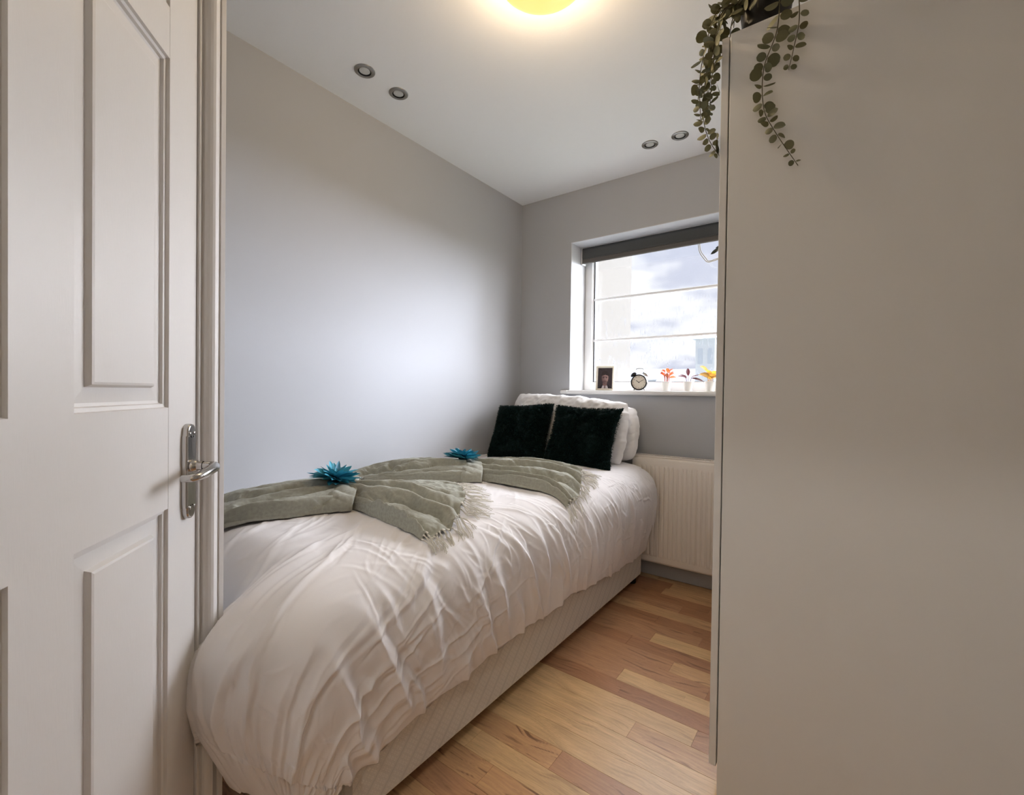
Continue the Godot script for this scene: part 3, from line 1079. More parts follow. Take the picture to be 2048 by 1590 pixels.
# pillow or cushion standing in the xy plane, corners pulled out, rim all round
func pillow_mesh(w: float, h: float, th: float, pinch: float, sd: int, wr: float, flange: float) -> ArrayMesh:
	var f := FastNoiseLite.new()
	f.seed = sd
	f.frequency = 1.0
	f.fractal_octaves = 3
	var m := MB.new()
	var nn := 64
	for s in [1.0, -1.0]:
		var rows := []
		for i in nn + 1:
			var u := 2.0 * i / nn - 1.0
			var row := PackedVector3Array()
			for j in nn + 1:
				var v := 2.0 * j / nn - 1.0
				var x := w / 2 * u * (1.0 - pinch * (1.0 - v * v) * absf(u))
				var y := h / 2 * v * (1.0 - pinch * (1.0 - u * u) * absf(v))
				if pinch < 0.0:
					x = w / 2 * u * (1.0 + pinch * v * v * v * v)
					y = h / 2 * v * (1.0 + pinch * 1.6 * pow(absf(u), 3.0))
				var e := (1.0 - pow(absf(u), 2.6)) * (1.0 - pow(absf(v), 2.6))
				var z := th / 2 * pow(maxf(e, 0.0), 0.42)
				var k := f.get_noise_3d(x * 9.0, y * 9.0, s * 3.0) * wr * (0.35 + 0.65 * minf(1.0, e * 3.0))
				k += absf(f.get_noise_3d(x * 17.0 + 5.0, y * 11.0, s * 7.0)) * wr * 0.9 * minf(1.0, e * 4.0)
				z = (z + k * minf(1.0, e * 8.0)) * s
				var ed := f.get_noise_2d(x * 12.0 + 50.0, y * 12.0) * wr * 0.5
				x += ed * u * u
				y += ed * v * v
				row.append(Vector3(x, y, z))
			rows.append(row)
		m.grid(rows, false, s < 0.0)
	if flange > 0.0:
		for sx in [-1.0, 1.0]:
			var rows := []
			for i in 3:
				var row := PackedVector3Array()
				for j in 33:
					var v := 2.0 * j / 32 - 1.0
					row.append(Vector3(sx * (w / 2 * (1.0 - pinch * (1.0 - v * v)) + i * flange), h / 2 * v, f.get_noise_2d(v * 5.0, sx * 4.0 + i) * 0.008 * i))
				rows.append(row)
			m.grid(rows)
	return m.mesh()

# short pile on a cushion, laid in zigzag rows
func fur(parent: MeshInstance3D, w: float, h: float, th: float, pinch: float, sd: int) -> void:
	var r := RandomNumberGenerator.new()
	r.seed = sd
	var b := MB.new()
	b.tri(Vector3(-0.0011, 0, 0), Vector3(0.0011, 0, 0), Vector3(0, 0.0105, 0.002), Vector3.BACK)
	b.tri(Vector3(0, 0, -0.0011), Vector3(0, 0, 0.0011), Vector3(0.001, 0.0105, 0.001), Vector3.RIGHT)
	var mm := MultiMesh.new()
	mm.transform_format = MultiMesh.TRANSFORM_3D
	mm.mesh = b.mesh()
	var count := 16000
	mm.instance_count = count
	for k in count:
		var u := r.randf_range(-1, 1)
		var v := r.randf_range(-1, 1)
		var s := 1.0 if r.randf() < 0.72 else -1.0
		var p := pillow_at(w, h, th, pinch, u, v) * Vector3(1, 1, s)
		var pu := pillow_at(w, h, th, pinch, u + 0.01, v) * Vector3(1, 1, s)
		var pv := pillow_at(w, h, th, pinch, u, v + 0.01) * Vector3(1, 1, s)
		var nn := (pu - p).cross(pv - p).normalized() * s
		if not nn.is_finite() or nn.length() < 0.5:
			nn = Vector3(u, v, 0.2 * s).normalized()
		var edge := maxf(absf(u), absf(v))
		nn = (nn + Vector3(u, v, 0) * smoothstep(0.9, 1.0, edge)).normalized()
		var zig := 1.0 if fposmod(v * 5.0 + absf(fposmod(u * 5.0, 2.0) - 1.0), 1.0) < 0.5 else -1.0
		var d := (nn + Vector3(0.45 * zig, -0.35, 0) + Vector3(r.randf_range(-0.4, 0.4), r.randf_range(-0.4, 0.4), r.randf_range(-0.3, 0.3))).normalized()
		var x := d.cross(Vector3(r.randf(), r.randf(), r.randf() - 0.5)).normalized()
		mm.set_instance_transform(k, Transform3D(Basis(x, d, x.cross(d)).scaled_local(Vector3.ONE * r.randf_range(0.7, 1.25)), p))
	var o := MultiMeshInstance3D.new()
	o.name = "pile"
	o.multimesh = mm
	o.material_override = M.fur_pile
	o.set_meta("kind", "stuff")
	parent.add_child(o, true)

func pillow_at(w: float, h: float, th: float, pinch: float, u: float, v: float) -> Vector3:
	u = clampf(u, -1, 1)
	v = clampf(v, -1, 1)
	var e := (1.0 - pow(absf(u), 2.6)) * (1.0 - pow(absf(v), 2.6))
	return Vector3(w / 2 * u * (1.0 - pinch * (1.0 - v * v) * absf(u)), h / 2 * v * (1.0 - pinch * (1.0 - u * u) * absf(v)), th / 2 * pow(maxf(e, 0.0), 0.42))

# ---------------------------------------------------------------- wardrobe
func wardrobe() -> void:
	var t := thing("wardrobe", Vector3(0, 0, 0), "tall plain white wardrobe filling the right side of the room", "wardrobe")
	var x0 := 1.621
	var x1 := 2.195
	var z0 := 0.354
	var z1 := 1.354
	var H := 2.010
	var b := MB.new()
	b.box(Vector3(x0, 0.0005, z1 - 0.018), Vector3(x1, H, z1), 0.0012)
	put("side_panel", b.mesh(), M.wardrobe, t)
	put("side_panel", bx(Vector3(x0, 0.0005, z0), Vector3(x1, H, z0 + 0.018), 0.0012), M.wardrobe, t)
	put("top_panel", bx(Vector3(x0 + 0.002, H - 0.020, z0 + 0.0185), Vector3(x1, H - 0.002, z1 - 0.0185)), M.wardrobe, t)
	put("bottom_panel", bx(Vector3(x0 + 0.002, 0.058, z0 + 0.0185), Vector3(x1, 0.076, z1 - 0.0185)), M.wardrobe, t)
	put("plinth", bx(Vector3(x0 + 0.02, 0.0005, z0 + 0.0185), Vector3(x0 + 0.036, 0.0575, z1 - 0.0185)), M.wardrobe, t)
	put("back_panel", bx(Vector3(x1 - 0.004, 0.077, z0 + 0.0185), Vector3(x1, H - 0.021, z1 - 0.0185)), M.wardrobe, t)
	for k in 2:
		var a := z0 + 0.0015 + k * 0.5
		put("wardrobe_door", bx(Vector3(1.600, 0.075, a), Vector3(1.6175, H - 0.004, a + 0.497), 0.0012), M.wardrobe, t)
	for z in [0.5, 1.2]:
		for y in [0.35, 1.05, 1.75]:
			put("hinge", bx(Vector3(1.6176, y, z), Vector3(1.6208, y + 0.03, z + 0.02)), M.nickel, t)

# ---------------------------------------------------------------- throws tied with flowers
# half-oval section at the tie, spread to a flat pleated end
func fan(mid: Vector2, across: Vector2, hw: float, hh: float, ends: Array, folds: int, amp: float, sd: int, fall := 1.6) -> Array:
	var f := FastNoiseLite.new()
	f.seed = sd
	f.frequency = 1.0
	var rows := []
	var ns := 64
	var nt := 150
	var r := RandomNumberGenerator.new()
	r.seed = sd
	var ph := r.randf() * 3.0
	for i in ns + 1:
		var s := float(i) / ns
		var row := PackedVector3Array()
		for j in nt + 1:
			var t := float(j) / nt
			var a := mid + across * hw * cos(PI * t)
			var k := t * (ends.size() - 1)
			var e0: Vector2 = ends[mini(int(k), ends.size() - 2)]
			var e1: Vector2 = ends[mini(int(k) + 1, ends.size() - 1)]
			var em: Vector2 = ends[maxi(int(k) - 1, 0)]
			var e2: Vector2 = ends[mini(int(k) + 2, ends.size() - 1)]
			var e := e0.cubic_interpolate(e1, em, e2, k - int(k))
			var p := a.lerp(e, lerpf(s, 1.0 - pow(1.0 - s, 1.35), 0.7))
			var warp := 0.35 * f.get_noise_2d(t * 2.0 + 9.0, s * 1.2)
			var q := t * folds + ph + warp * folds * 0.35 + 0.25 * s * sin(t * 9.0)
			var ridge := 1.0 - absf(2.0 * fposmod(q, 1.0) - 1.0)
			ridge = sin(ridge * PI / 2)
			var sharp := pow(ridge, 0.8)
			var size := 0.55 + 0.45 * f.get_noise_2d(floorf(q) * 3.7, 4.0) * 2.0
			var edge := smoothstep(0.0, 0.06, t) * smoothstep(1.0, 0.94, t)
			var oval := pow(maxf(sin(PI * t), 0.0), 0.8) * hh * pow(1.0 - s, fall)
			var pl := amp * clampf(size, 0.35, 1.2) * sharp * (0.30 + 1.1 * sin(PI * clampf(s * 0.75 + 0.08, 0, 1))) * edge
			var y := duvet_y(p.x, p.y) + 0.009 + oval + pl + 0.004 * f.get_noise_2d(p.x * 14.0, p.y * 14.0)
			row.append(Vector3(maxf(p.x, 0.008 + y * 0.0), y, p.y))
		rows.append(row)
	return rows

func cloth_from(rows: Array) -> ArrayMesh:
	var m := MB.new()
	m.grid(rows, false, false, Vector2(3, 4))
	var under := []
	for row in rows:
		var u := PackedVector3Array()
		for p in row:
			u.append(p - Vector3(0, 0.0035, 0))
		under.append(u)
	m.grid(under, false, true, Vector2(3, 4))
	# hem
	var a: PackedVector3Array = rows.back()
	var c: PackedVector3Array = under.back()
	m.grid([a, c])
	var l0 := PackedVector3Array()
	var l1 := PackedVector3Array()
	var k0 := PackedVector3Array()
	var k1 := PackedVector3Array()
	for i in rows.size():
		l0.append(rows[i][0])
		l1.append(under[i][0])
		var z: int = rows[i].size() - 1
		k0.append(rows[i][z])
		k1.append(under[i][z])
	m.grid([l0, l1])
	m.grid([k1, k0])
	return m.mesh()

func fringe(rows: Array, count: int, long: float, sd: int) -> ArrayMesh:
	var m := MB.new()
	var r := RandomNumberGenerator.new()
	r.seed = sd
	var last: PackedVector3Array = rows.back()
	var prev: PackedVector3Array = rows[rows.size() - 8]
	for k in count:
		var j := clampi(int((k + 0.2 + 0.6 * r.randf()) / count * (last.size() - 1)), 0, last.size() - 1)
		var p := last[j]
		var d := p - prev[j]
		d.y = 0
		d = d.normalized().rotated(Vector3.UP, r.randf_range(-0.6, 0.6))
		var ln := long * r.randf_range(0.7, 1.3)
		var curl := r.randf_range(-1.6, 1.6)
		m.tube([p, p + d * 0.006 - Vector3(0, 0.002, 0)], 0.0026, 6)
		for strand in 4:
			var pts := []
			var q := Vector2(p.x, p.z)
			var dir := Vector2(d.x, d.z).rotated(r.randf_range(-0.16, 0.16))
			var cc := curl + r.randf_range(-0.9, 0.9)
			var seg := 9
			var lift := r.randf_range(0.0, 0.010)
			var el := ln * r.randf_range(0.85, 1.1)
			for i in seg + 1:
				var s := float(i) / seg
				var y := duvet_y(q.x, q.y) + 0.0065 + lift * sin(PI * s)
				pts.append(Vector3(maxf(q.x, 0.008), lerpf(p.y - 0.002, y, smoothstep(0.0, 0.35, s)), q.y))
				dir = dir.rotated(cc / seg * (0.3 + 1.2 * s))
				# over the edge the strand hangs, so that it covers less ground in plan
				q += dir * el / seg * (1.0 if q.x < 0.97 else 0.35)
			m.tube(pts, 0.00105, 4)
	return m.mesh()

# the wrapped middle: a flat sleeve with slanting tucks and a rolled rim
func sleeve(mid: Vector2, axis: Vector2, across: Vector2, hw: float, hh: float, back: float, fore: float, sd: int) -> ArrayMesh:
	var f := FastNoiseLite.new()
	f.seed = sd
	f.frequency = 1.0
	var rows := []
	var list := []
	for k in 21:
		list.append([lerpf(-back, fore, k / 20.0), 0.93 + 0.07 * sin(PI / 2 * minf(1.0, k / 6.0)) + 0.03 * sin(PI * k / 20.0)])
	list.append([fore + 0.004, 0.97])
	list.append([fore + 0.004, 0.92])
	list.append([fore - 0.004, 0.86])
	list.append([fore - 0.03, 0.80])
	for L in list:
		var row := PackedVector3Array()
		for j in 81:
			var t := j / 80.0
			var c: Vector2 = mid + axis * (L[0] + 0.012 * sin(PI * t)) + across * hw * L[1] * cos(PI * t) * (1.0 + 0.10 * pow(L[0] / back, 2.0) * (1.0 if L[0] < 0 else 0.0))
			var tuck := sin((t * 7.0 + L[0] * 14.0) * PI)
			tuck = pow(absf(tuck), 0.6) * 0.007
			var y: float = pow(maxf(sin(PI * t), 0.0), 0.55) * (hh * L[1] + tuck * minf(1.0, sin(PI * t) * 3.0)) + 0.004 * f.get_noise_2d(t * 6.0, L[0] * 20.0)
			if L[0] < 0:
				y *= 1.0 - 0.12 * pow(L[0] / back, 2.0)
			row.append(Vector3(c.x, duvet_y(c.x, c.y) + 0.008 + y, c.y))
		rows.append(row)
	var m := MB.new()
	m.grid(rows, false, false, Vector2(2, 3))
	return m.mesh()

func throw_blanket(mid: Vector2, axis: Vector2, hw: float, hh: float, right: Array, left: Array, label: String, sd: int, folds: int) -> void:
	var t := thing("throw_blanket", Vector3.ZERO, label, "throw", "sage green throws tied on the bed")
	var across := Vector2(-axis.y, axis.x)
	axis = axis.normalized()
	across = across.normalized()
	if across.y < 0:
		across = -across
	var R := fan(mid + axis * 0.035, across, hw * 0.66, hh * 0.78, right, folds, 0.050, sd)
	var L := fan(mid - axis * 0.005, across, hw * 0.985, hh * 0.97, left, folds - 1, 0.034, sd + 3, 1.35)
	var n1 := put("spread_end", cloth_from(R), M.throw, t)
	var n2 := put("spread_end", cloth_from(L), M.throw, t)
	put("tied_middle", sleeve(mid, axis, across, hw, hh, 0.035, 0.050, sd), M.throw, t)
	for q in [[n1, R, 46], [n2, L, 26]]:
		var o := put("fringe", fringe(q[1], q[2], 0.085, sd + 9), M.fringe, q[0])
		o.set_meta("kind", "stuff")
		o.set_meta("label", "cream tasselled fringe")

func throws() -> void:
	throw_blanket(Vector2(0.462, 1.735), Vector2(0.60, -0.80), 0.185, 0.052,
		[Vector2(0.955, 1.800), Vector2(0.965, 1.740), Vector2(0.945, 1.650), Vector2(0.855, 1.530), Vector2(0.775, 1.425), Vector2(0.68, 1.35), Vector2(0.60, 1.32)],
		[Vector2(0.50, 2.13), Vector2(0.44, 2.15), Vector2(0.34, 2.12), Vector2(0.24, 2.07), Vector2(0.15, 1.98), Vector2(0.05, 1.80)],
		"sage green fringed throw nearer the foot of the bed, tied with a teal flower", 61, 8)
	throw_blanket(Vector2(0.495, 1.110), Vector2(0.70, -0.71), 0.175, 0.055,
		[Vector2(1.012, 1.100), Vector2(1.005, 1.000), Vector2(0.965, 0.890), Vector2(0.91, 0.790), Vector2(0.86, 0.70), Vector2(0.80, 0.66)],
		[Vector2(0.27, 1.49), Vector2(0.19, 1.48), Vector2(0.10, 1.42), Vector2(0.04, 1.33), Vector2(0.03, 1.20)],
		"sage green fringed throw nearer the dark cushions, tied with a teal flower", 83, 9)
	flower(Vector3(0.462, duvet_y(0.452, 1.748) + 0.069, 1.748), 0.094, 0.16, "teal artificial flower on the throw nearer the foot of the bed", 5)
	flower(Vector3(0.480, duvet_y(0.48, 1.118) + 0.073, 1.118), 0.090, 0.16, "teal artificial flower on the throw nearer the dark cushions", 8)

func flower(at: Vector3, rad: float, tilt: float, label: String, sd: int) -> void:
	var t := thing("artificial_flower", at, label, "flower", "teal flowers on the throws")
	t.rotation = Vector3(tilt, 0.4 * sd, 0)
	var r := RandomNumberGenerator.new()
	r.seed = sd
	var b := MB.new()
	b.lathe([Vector2(0.0001, -0.004), Vector2(0.018, -0.004), Vector2(0.022, 0.002), Vector2(0.016, 0.008), Vector2(0.008, 0.013), Vector2(0.0001, 0.014)], 16)
	put("flower_heart", b.mesh(), M.flower_heart, t)
	for ring in [[20, 1.0, 0.10, 0.0150, 0.004], [18, 0.92, 0.30, 0.0140, 0.006], [14, 0.70, 0.62, 0.0110, 0.008], [9, 0.36, 1.05, 0.007, 0.010]]:
		for k in ring[0]:
			var m := MB.new()
			var ln: float = rad * ring[1] * r.randf_range(0.86, 1.08)
			leaf_shape(m, ln, ring[3] * r.randf_range(0.85, 1.1), r.randf_range(-0.16, 0.16), 1.0, 0.35, 6, 5)
			m.xf(Transform3D(Basis(Vector3.UP, TAU * (k + r.randf_range(-0.3, 0.3)) / ring[0]) * Basis(Vector3.BACK, ring[2] + r.randf_range(-0.12, 0.16)) * Basis(Vector3.RIGHT, r.randf_range(-0.5, 0.5)), Vector3(0, ring[4], 0)))
			put("petal", m.mesh(), M.petals[r.randi_range(0, 3)], t)

# ---------------------------------------------------------------- things on the sill
func sill_things() -> void:
	var y := 1.0853
	# photo frame
	var t := thing("photo_frame", Vector3(0.628, y, -0.062), "small cream beaded photo frame at the left end of the sill", "photo frame")
	t.rotation = Vector3(0, 0.28, 0)
	var lean := Node3D.new()
	var tilt := Transform3D(Basis(Vector3.RIGHT, -0.13), Vector3(0, 0.001, 0.012))
	var cream := paint(Color8(232, 224, 208), 0.6)
	var b := MB.new()
	var W := 0.118
	var Hh := 0.160
	var fw := 0.013
	b.box(Vector3(-W / 2, 0, -0.012), Vector3(-W / 2 + fw, Hh, 0), 0.003)
	b.box(Vector3(W / 2 - fw, 0, -0.012), Vector3(W / 2, Hh, 0), 0.003)
	b.box(Vector3(-W / 2 + fw, 0, -0.012), Vector3(W / 2 - fw, fw, 0), 0.003)
	b.box(Vector3(-W / 2 + fw, Hh - fw, -0.012), Vector3(W / 2 - fw, Hh, 0), 0.003)
	b.box(Vector3(-W / 2 + 0.004, 0.004, -0.014), Vector3(W / 2 - 0.004, Hh - 0.004, -0.008))
	b.xf(tilt)
	put("frame", b.mesh(), cream, t)
	b = MB.new()
	var per := []
	for k in 17:
		per.append(Vector2(-W / 2 + fw / 2 + (W - fw) * k / 16.0, fw / 2))
		per.append(Vector2(-W / 2 + fw / 2 + (W - fw) * k / 16.0, Hh - fw / 2))
	for k in range(1, 22):
		per.append(Vector2(-W / 2 + fw / 2, fw / 2 + (Hh - fw) * k / 22.0))
		per.append(Vector2(W / 2 - fw / 2, fw / 2 + (Hh - fw) * k / 22.0))
	for p in per:
		b.lathe([Vector2(0.0028, -0.001), Vector2(0.0026, 0.001), Vector2(0.0015, 0.0024), Vector2(0.0001, 0.0028)], 7)
		b.xf(Transform3D(Basis(Vector3.RIGHT, PI / 2), Vector3(p.x, p.y, 0)), b.v.size() - 28)
	b.xf(tilt)
	var bead := put("beading", b.mesh(), cream, t)
	bead.set_meta("kind", "stuff")
	b = MB.new()
	var x := W / 2 - fw + 0.001
	b.quad(Vector3(-x, fw - 0.001, -0.006), Vector3(x, fw - 0.001, -0.006), Vector3(x, Hh - fw + 0.001, -0.006), Vector3(-x, Hh - fw + 0.001, -0.006), Vector3.BACK, [Vector2(0, 1), Vector2(1, 1), Vector2(1, 0), Vector2(0, 0)])
	b.xf(tilt)
	var pm := paint(Color.WHITE, 0.35)
	pm.albedo_texture = portrait()
	var pic := put("picture", b.mesh(), pm, t)
	pic.set_meta("label", "dark portrait photograph of a short-haired man in a suit jacket")
	b = MB.new()
	b.box(Vector3(-0.02, 0.0, -0.06), Vector3(0.02, 0.1, -0.057))
	b.xf(Transform3D(Basis(Vector3.RIGHT, 0.32), Vector3(0, 0.002, 0.012)))
	put("easel_leg", b.mesh(), cream, t)
	lean.free()
	# alarm clock
	t = thing("alarm_clock", Vector3(0.858, y, -0.052), "round twin-bell alarm clock with a cream dial on the sill", "alarm clock")
	t.rotation = Vector3(0, 0.12, 0)
	var cy := 0.052
	var R := 0.047
	var rim := paint(Color8(54, 54, 56), 0.22, 1.0)
	b = MB.new()
	b.lathe([Vector2(0.0001, -0.045), Vector2(R * 0.8, -0.045), Vector2(R * 0.97, -0.040), Vector2(R, -0.03), Vector2(R, -0.004)], 40)
	b.xf(Transform3D(Basis(Vector3.RIGHT, PI / 2), Vector3(0, cy, 0)))
	put("clock_body", b.mesh(), M.chrome, t)
	b = MB.new()
	b.lathe([Vector2(R * 1.0, -0.006), Vector2(R * 1.05, -0.003), Vector2(R * 1.05, 0.002), Vector2(R * 0.99, 0.005), Vector2(R * 0.91, 0.004), Vector2(R * 0.89, 0.0)], 40)
	b.xf(Transform3D(Basis(Vector3.RIGHT, PI / 2), Vector3(0, cy, 0)))
	put("clock_rim", b.mesh(), rim, t)
	b = MB.new()
	b.lathe([Vector2(R * 0.92, -0.002), Vector2(R * 0.9, 0.0), Vector2(0.0001, 0.0001)], 40)
	b.xf(Transform3D(Basis(Vector3.RIGHT, PI / 2), Vector3(0, cy, 0)))
	var dial := put("dial", b.mesh(), paint(Color8(216, 206, 188), 0.7), t)
	for k in 12:
		var a := TAU * (k + 1) / 12.0
		var tm := TextMesh.new()
		tm.text = str(k + 1)
		tm.font_size = 16
		tm.pixel_size = 0.0005
		tm.depth = 0.0004
		var o := put("numeral", tm, M.dark, dial)
		o.position = Vector3(sin(a) * R * 0.74, cy + cos(a) * R * 0.74, 0.0004)
	for q in [[-PI / 3.0 + 0.08, 0.021, 0.0032], [PI / 3.0, 0.030, 0.0024]]:
		b = MB.new()
		b.box(Vector3(-q[2] / 2, -0.005, 0.0008), Vector3(q[2] / 2, q[1], 0.0016))
		b.xf(Transform3D(Basis(Vector3.BACK, -q[0]), Vector3(0, cy, 0)))
		put("hand", b.mesh(), M.dark, t)
	for s in [-1.0, 1.0]:
		b = MB.new()
		b.lathe([Vector2(0.0225, 0.0), Vector2(0.022, 0.006), Vector2(0.017, 0.013), Vector2(0.008, 0.017), Vector2(0.0001, 0.018)], 20)
		b.tube([Vector3(0, -0.012, 0), Vector3(0, 0.002, 0)], 0.003, 8)
		b.xf(Transform3D(Basis(Vector3.BACK, -0.62 * s), Vector3(0.034 * s, cy + 0.044, -0.02)))
		put("bell", b.mesh(), rim if s < 0 else M.chrome, t)
		b = MB.new()
		b.tube([Vector3(0.024 * s, cy - 0.036, -0.02), Vector3(0.034 * s, 0.004, -0.012)], [0.005, 0.0035], 8)
		put("foot", b.mesh(), M.chrome, t)
	b = MB.new()
	b.tube(spline([Vector3(-0.021, cy + 0.05, -0.02), Vector3(-0.023, cy + 0.075, -0.02), Vector3(-0.016, cy + 0.085, -0.02), Vector3(0.016, cy + 0.085, -0.02), Vector3(0.023, cy + 0.075, -0.02), Vector3(0.021, cy + 0.05, -0.02)], 5), 0.0020, 8)
	put("carry_handle", b.mesh(), M.nickel, t)
	# three little pots
	var cols := [Color8(196, 96, 48), Color8(84, 32, 38), Color8(222, 168, 62)]
	var says := ["small white pot with an orange-red leafed plant, next to the clock", "small white pot with a dark burgundy leafed plant between two other pots", "small white pot with a yellow leafed plant, nearest the wardrobe"]
	var xs := [1.025, 1.150, 1.268]
	for k in 3:
		t = thing("potted_plant", Vector3(xs[k], y, -0.055), says[k], "potted plant", "small pots on the window sill")
		b = MB.new()
		b.lathe([Vector2(0.0001, 0.0), Vector2(0.0195, 0.0), Vector2(0.021, 0.0015), Vector2(0.0268, 0.052), Vector2(0.0278, 0.054), Vector2(0.0265, 0.056), Vector2(0.0245, 0.053), Vector2(0.023, 0.045), Vector2(0.0001, 0.044)], 28)
		put("pot", b.mesh(), paint(Color8(240, 238, 232), 0.4), t)
		var r := RandomNumberGenerator.new()
		r.seed = 40 + k
		var lm := paint(cols[k], 0.6)
		lm.backlight_enabled = true
		lm.backlight = cols[k] * 0.8
		var lm2 := paint(cols[k].darkened(0.25), 0.6)
		lm2.backlight_enabled = true
		lm2.backlight = cols[k] * 0.5
		var plan := []
		if k == 0:
			for q in 16:
				plan.append([TAU * q / 16.0 * 1.618 * 4.0, r.randf_range(0.1, 0.9), r.randf_range(0.024, 0.040), r.randf_range(0.075, 0.120), 0.011])
		elif k == 1:
			plan = [[2.6, 0.55, 0.058, 0.075, 0.012], [1.9, 0.95, 0.062, 0.09, 0.012], [0.2, -0.15, 0.072, 0.075, 0.013], [0.5, 0.35, 0.05, 0.08, 0.012], [3.6, 0.3, 0.045, 0.078, 0.010]]
		else:
			for q in 11:
				plan.append([TAU * q / 11.0, r.randf_range(0.0, 1.0), r.randf_range(0.042, 0.055), r.randf_range(0.065, 0.115), 0.022])
		for L in plan:
			var base := Vector3(cos(L[0]) * 0.010, 0.044, -sin(L[0]) * 0.010)
			var tip := Vector3(cos(L[0]) * 0.016, L[3], -sin(L[0]) * 0.016)
			b = MB.new()
			b.tube([base, base.lerp(tip, 0.5) + Vector3(0.001, 0.004, 0), tip], 0.0011, 5)
			var st := put("stalk", b.mesh(), paint(cols[k].darkened(0.1), 0.7), t)
			b = MB.new()
			leaf_shape(b, L[2], L[4] * r.randf_range(0.85, 1.15), -0.25 + 0.3 * r.randf(), 0.9, 0.3, 7, 5, k == 2)
			b.xf(Transform3D(Basis(Vector3.UP, L[0]) * Basis(Vector3.BACK, L[1]) * Basis(Vector3.RIGHT, r.randf_range(-0.6, 0.6)), tip))
			put("leaf", b.mesh(), lm if r.randf() < 0.65 else lm2, st)

func portrait() -> ImageTexture:
	# a plain head-and-shoulders print
	var w := 96
	var h := 140
	var im := Image.create(w, h, false, Image.FORMAT_RGB8)
	var f := FastNoiseLite.new()
	f.seed = 2
	f.frequency = 0.06
	for y in h:
		for x in w:
			var u := (x + 0.5) / w - 0.5
			var v := (y + 0.5) / h
			var c := Color8(44, 36, 42)
			c = c.lerp(Color8(66, 56, 62), 0.5 + f.get_noise_2d(x, y) * 0.5)
			# shoulders and collar
			if v > 0.78 + 0.9 * u * u * 1.2 - 0.02:
				c = Color8(30, 27, 34)
				if absf(u) < 0.13 + (v - 0.8) * 0.55 and v > 0.80:
					c = Color8(196, 188, 190)
				if absf(u) < 0.05 and v > 0.84:
					c = Color8(120, 104, 106)
			if absf(u) < 0.15 and v > 0.6 and v < 0.86:
				c = Color8(122, 92, 90)
			var fx := u / 0.235
			var fy := (v - 0.50) / 0.285
			var jaw := fx * fx * (1.0 + 0.35 * maxf(fy, 0.0)) + fy * fy
			if jaw < 1.0:
				var lit := 0.62 + 0.30 * fx - 0.12 * fy
				c = Color8(72, 52, 54).lerp(Color8(190, 156, 148), clampf(lit, 0, 1))
				for s in [-1.0, 1.0]:
					var ex: float = (u - 0.095 * s) / 0.062
					var ey := (v - 0.475) / 0.020
					if ex * ex + ey * ey < 1.0:
						c = Color8(40, 30, 34)
					if absf(ex) < 1.15 and absf(v - 0.435 - 0.006 * ex * s) < 0.011:
						c = Color8(50, 36, 36)
				if absf(u - 0.012) < 0.03 and v > 0.47 and v < 0.585:
					c = c.lightened(0.12)
				if absf(u) < 0.05 and absf(v - 0.592) < 0.010:
					c = c.darkened(0.4)
				if absf(u) < 0.085 and absf(v - 0.655) < 0.012:
					c = Color8(104, 66, 68)
				if v > 0.63 or absf(fx) > 0.86:
					c = c.darkened(0.18)
			var hx := u / 0.25
			var hy := (v - 0.36) / 0.215
			if hx * hx + hy * hy < 1.0 and v < 0.335 + 0.06 * absf(hx) + 0.012 * sin(x * 0.6):
				c = Color8(28, 22, 24).lerp(Color8(64, 50, 48), 0.5 + 0.5 * f.get_noise_2d(x * 4.0, y * 1.0))
			im.set_pixel(x, y, c)
	return ImageTexture.create_from_image(im)

# ---------------------------------------------------------------- trailing plant on the wardrobe
func vine(parent: Node3D, ctrl: Array, leaves: int, r0: float, r1: float, sd: int, spread := 1.2) -> void:
	var r := RandomNumberGenerator.new()
	r.seed = sd
	var pts := spline(ctrl, 8)
	var rad := []
	for k in pts.size():
		rad.append(lerpf(0.0016, 0.0008, float(k) / pts.size()))
	var b := MB.new()
	b.tube(pts, rad, 5)
	var st := put("vine", b.mesh(), M.stem, parent)
	for k in leaves:
		var t := (k / 2 * 2 + 0.6 + 0.25 * (k % 2)) / leaves
		t = clampf(t, 0.0, 0.995)
		var q := t * (pts.size() - 1)
		var p: Vector3 = pts[int(q)].lerp(pts[mini(int(q) + 1, pts.size() - 1)], q - int(q))
		var tang: Vector3 = (pts[mini(int(q) + 2, pts.size() - 1)] - pts[maxi(int(q) - 1, 0)]).normalized()
		var s := (tang.cross(Vector3(0.2, 0.1, 1)).normalized() * (1.0 if k % 2 == 0 else -1.0)).rotated(tang, r.randf_range(-spread, spread))
		var out := (s + tang * r.randf_range(-0.15, 0.55)).normalized()
		var size := lerpf(r0, r1, t) * r.randf_range(0.72, 1.22)
		if t > 0.93:
			size *= 0.7
		var m := MB.new()
		leaf_shape(m, size * 2.0, size * r.randf_range(0.78, 0.98), r.randf_range(-0.2, 0.25), 1.0, 0.2, 9, 5, true)
		var zz := out.cross(tang).normalized()
		var flat := tang.cross(out).normalized() if r.randf() < 0.8 else tang.cross(out).rotated(out, 1.2).normalized()
		zz = out.cross(flat).normalized()
		var yy := zz.cross(out).normalized()
		m.xf(Transform3D(Basis(out, yy, zz) * Basis(Vector3.RIGHT, r.randf_range(-0.75, 0.75)), p + out * 0.002))
		# keep leaves off the wardrobe's face
		for i in m.v.size():
			var w: Vector3 = m.v[i]
			if w.x > 1.59 and w.x < 2.2 and w.y < 2.012 and w.z < 1.3585 and w.z > 1.30:
				w.z = 1.3585
			if w.x > 1.596 and w.z <= 1.30 and w.y < 2.012:
				w.x = 1.596
			m.v[i] = w
		put("leaf", m.mesh(), M.leaves[r.randi_range(0, 3)], st)

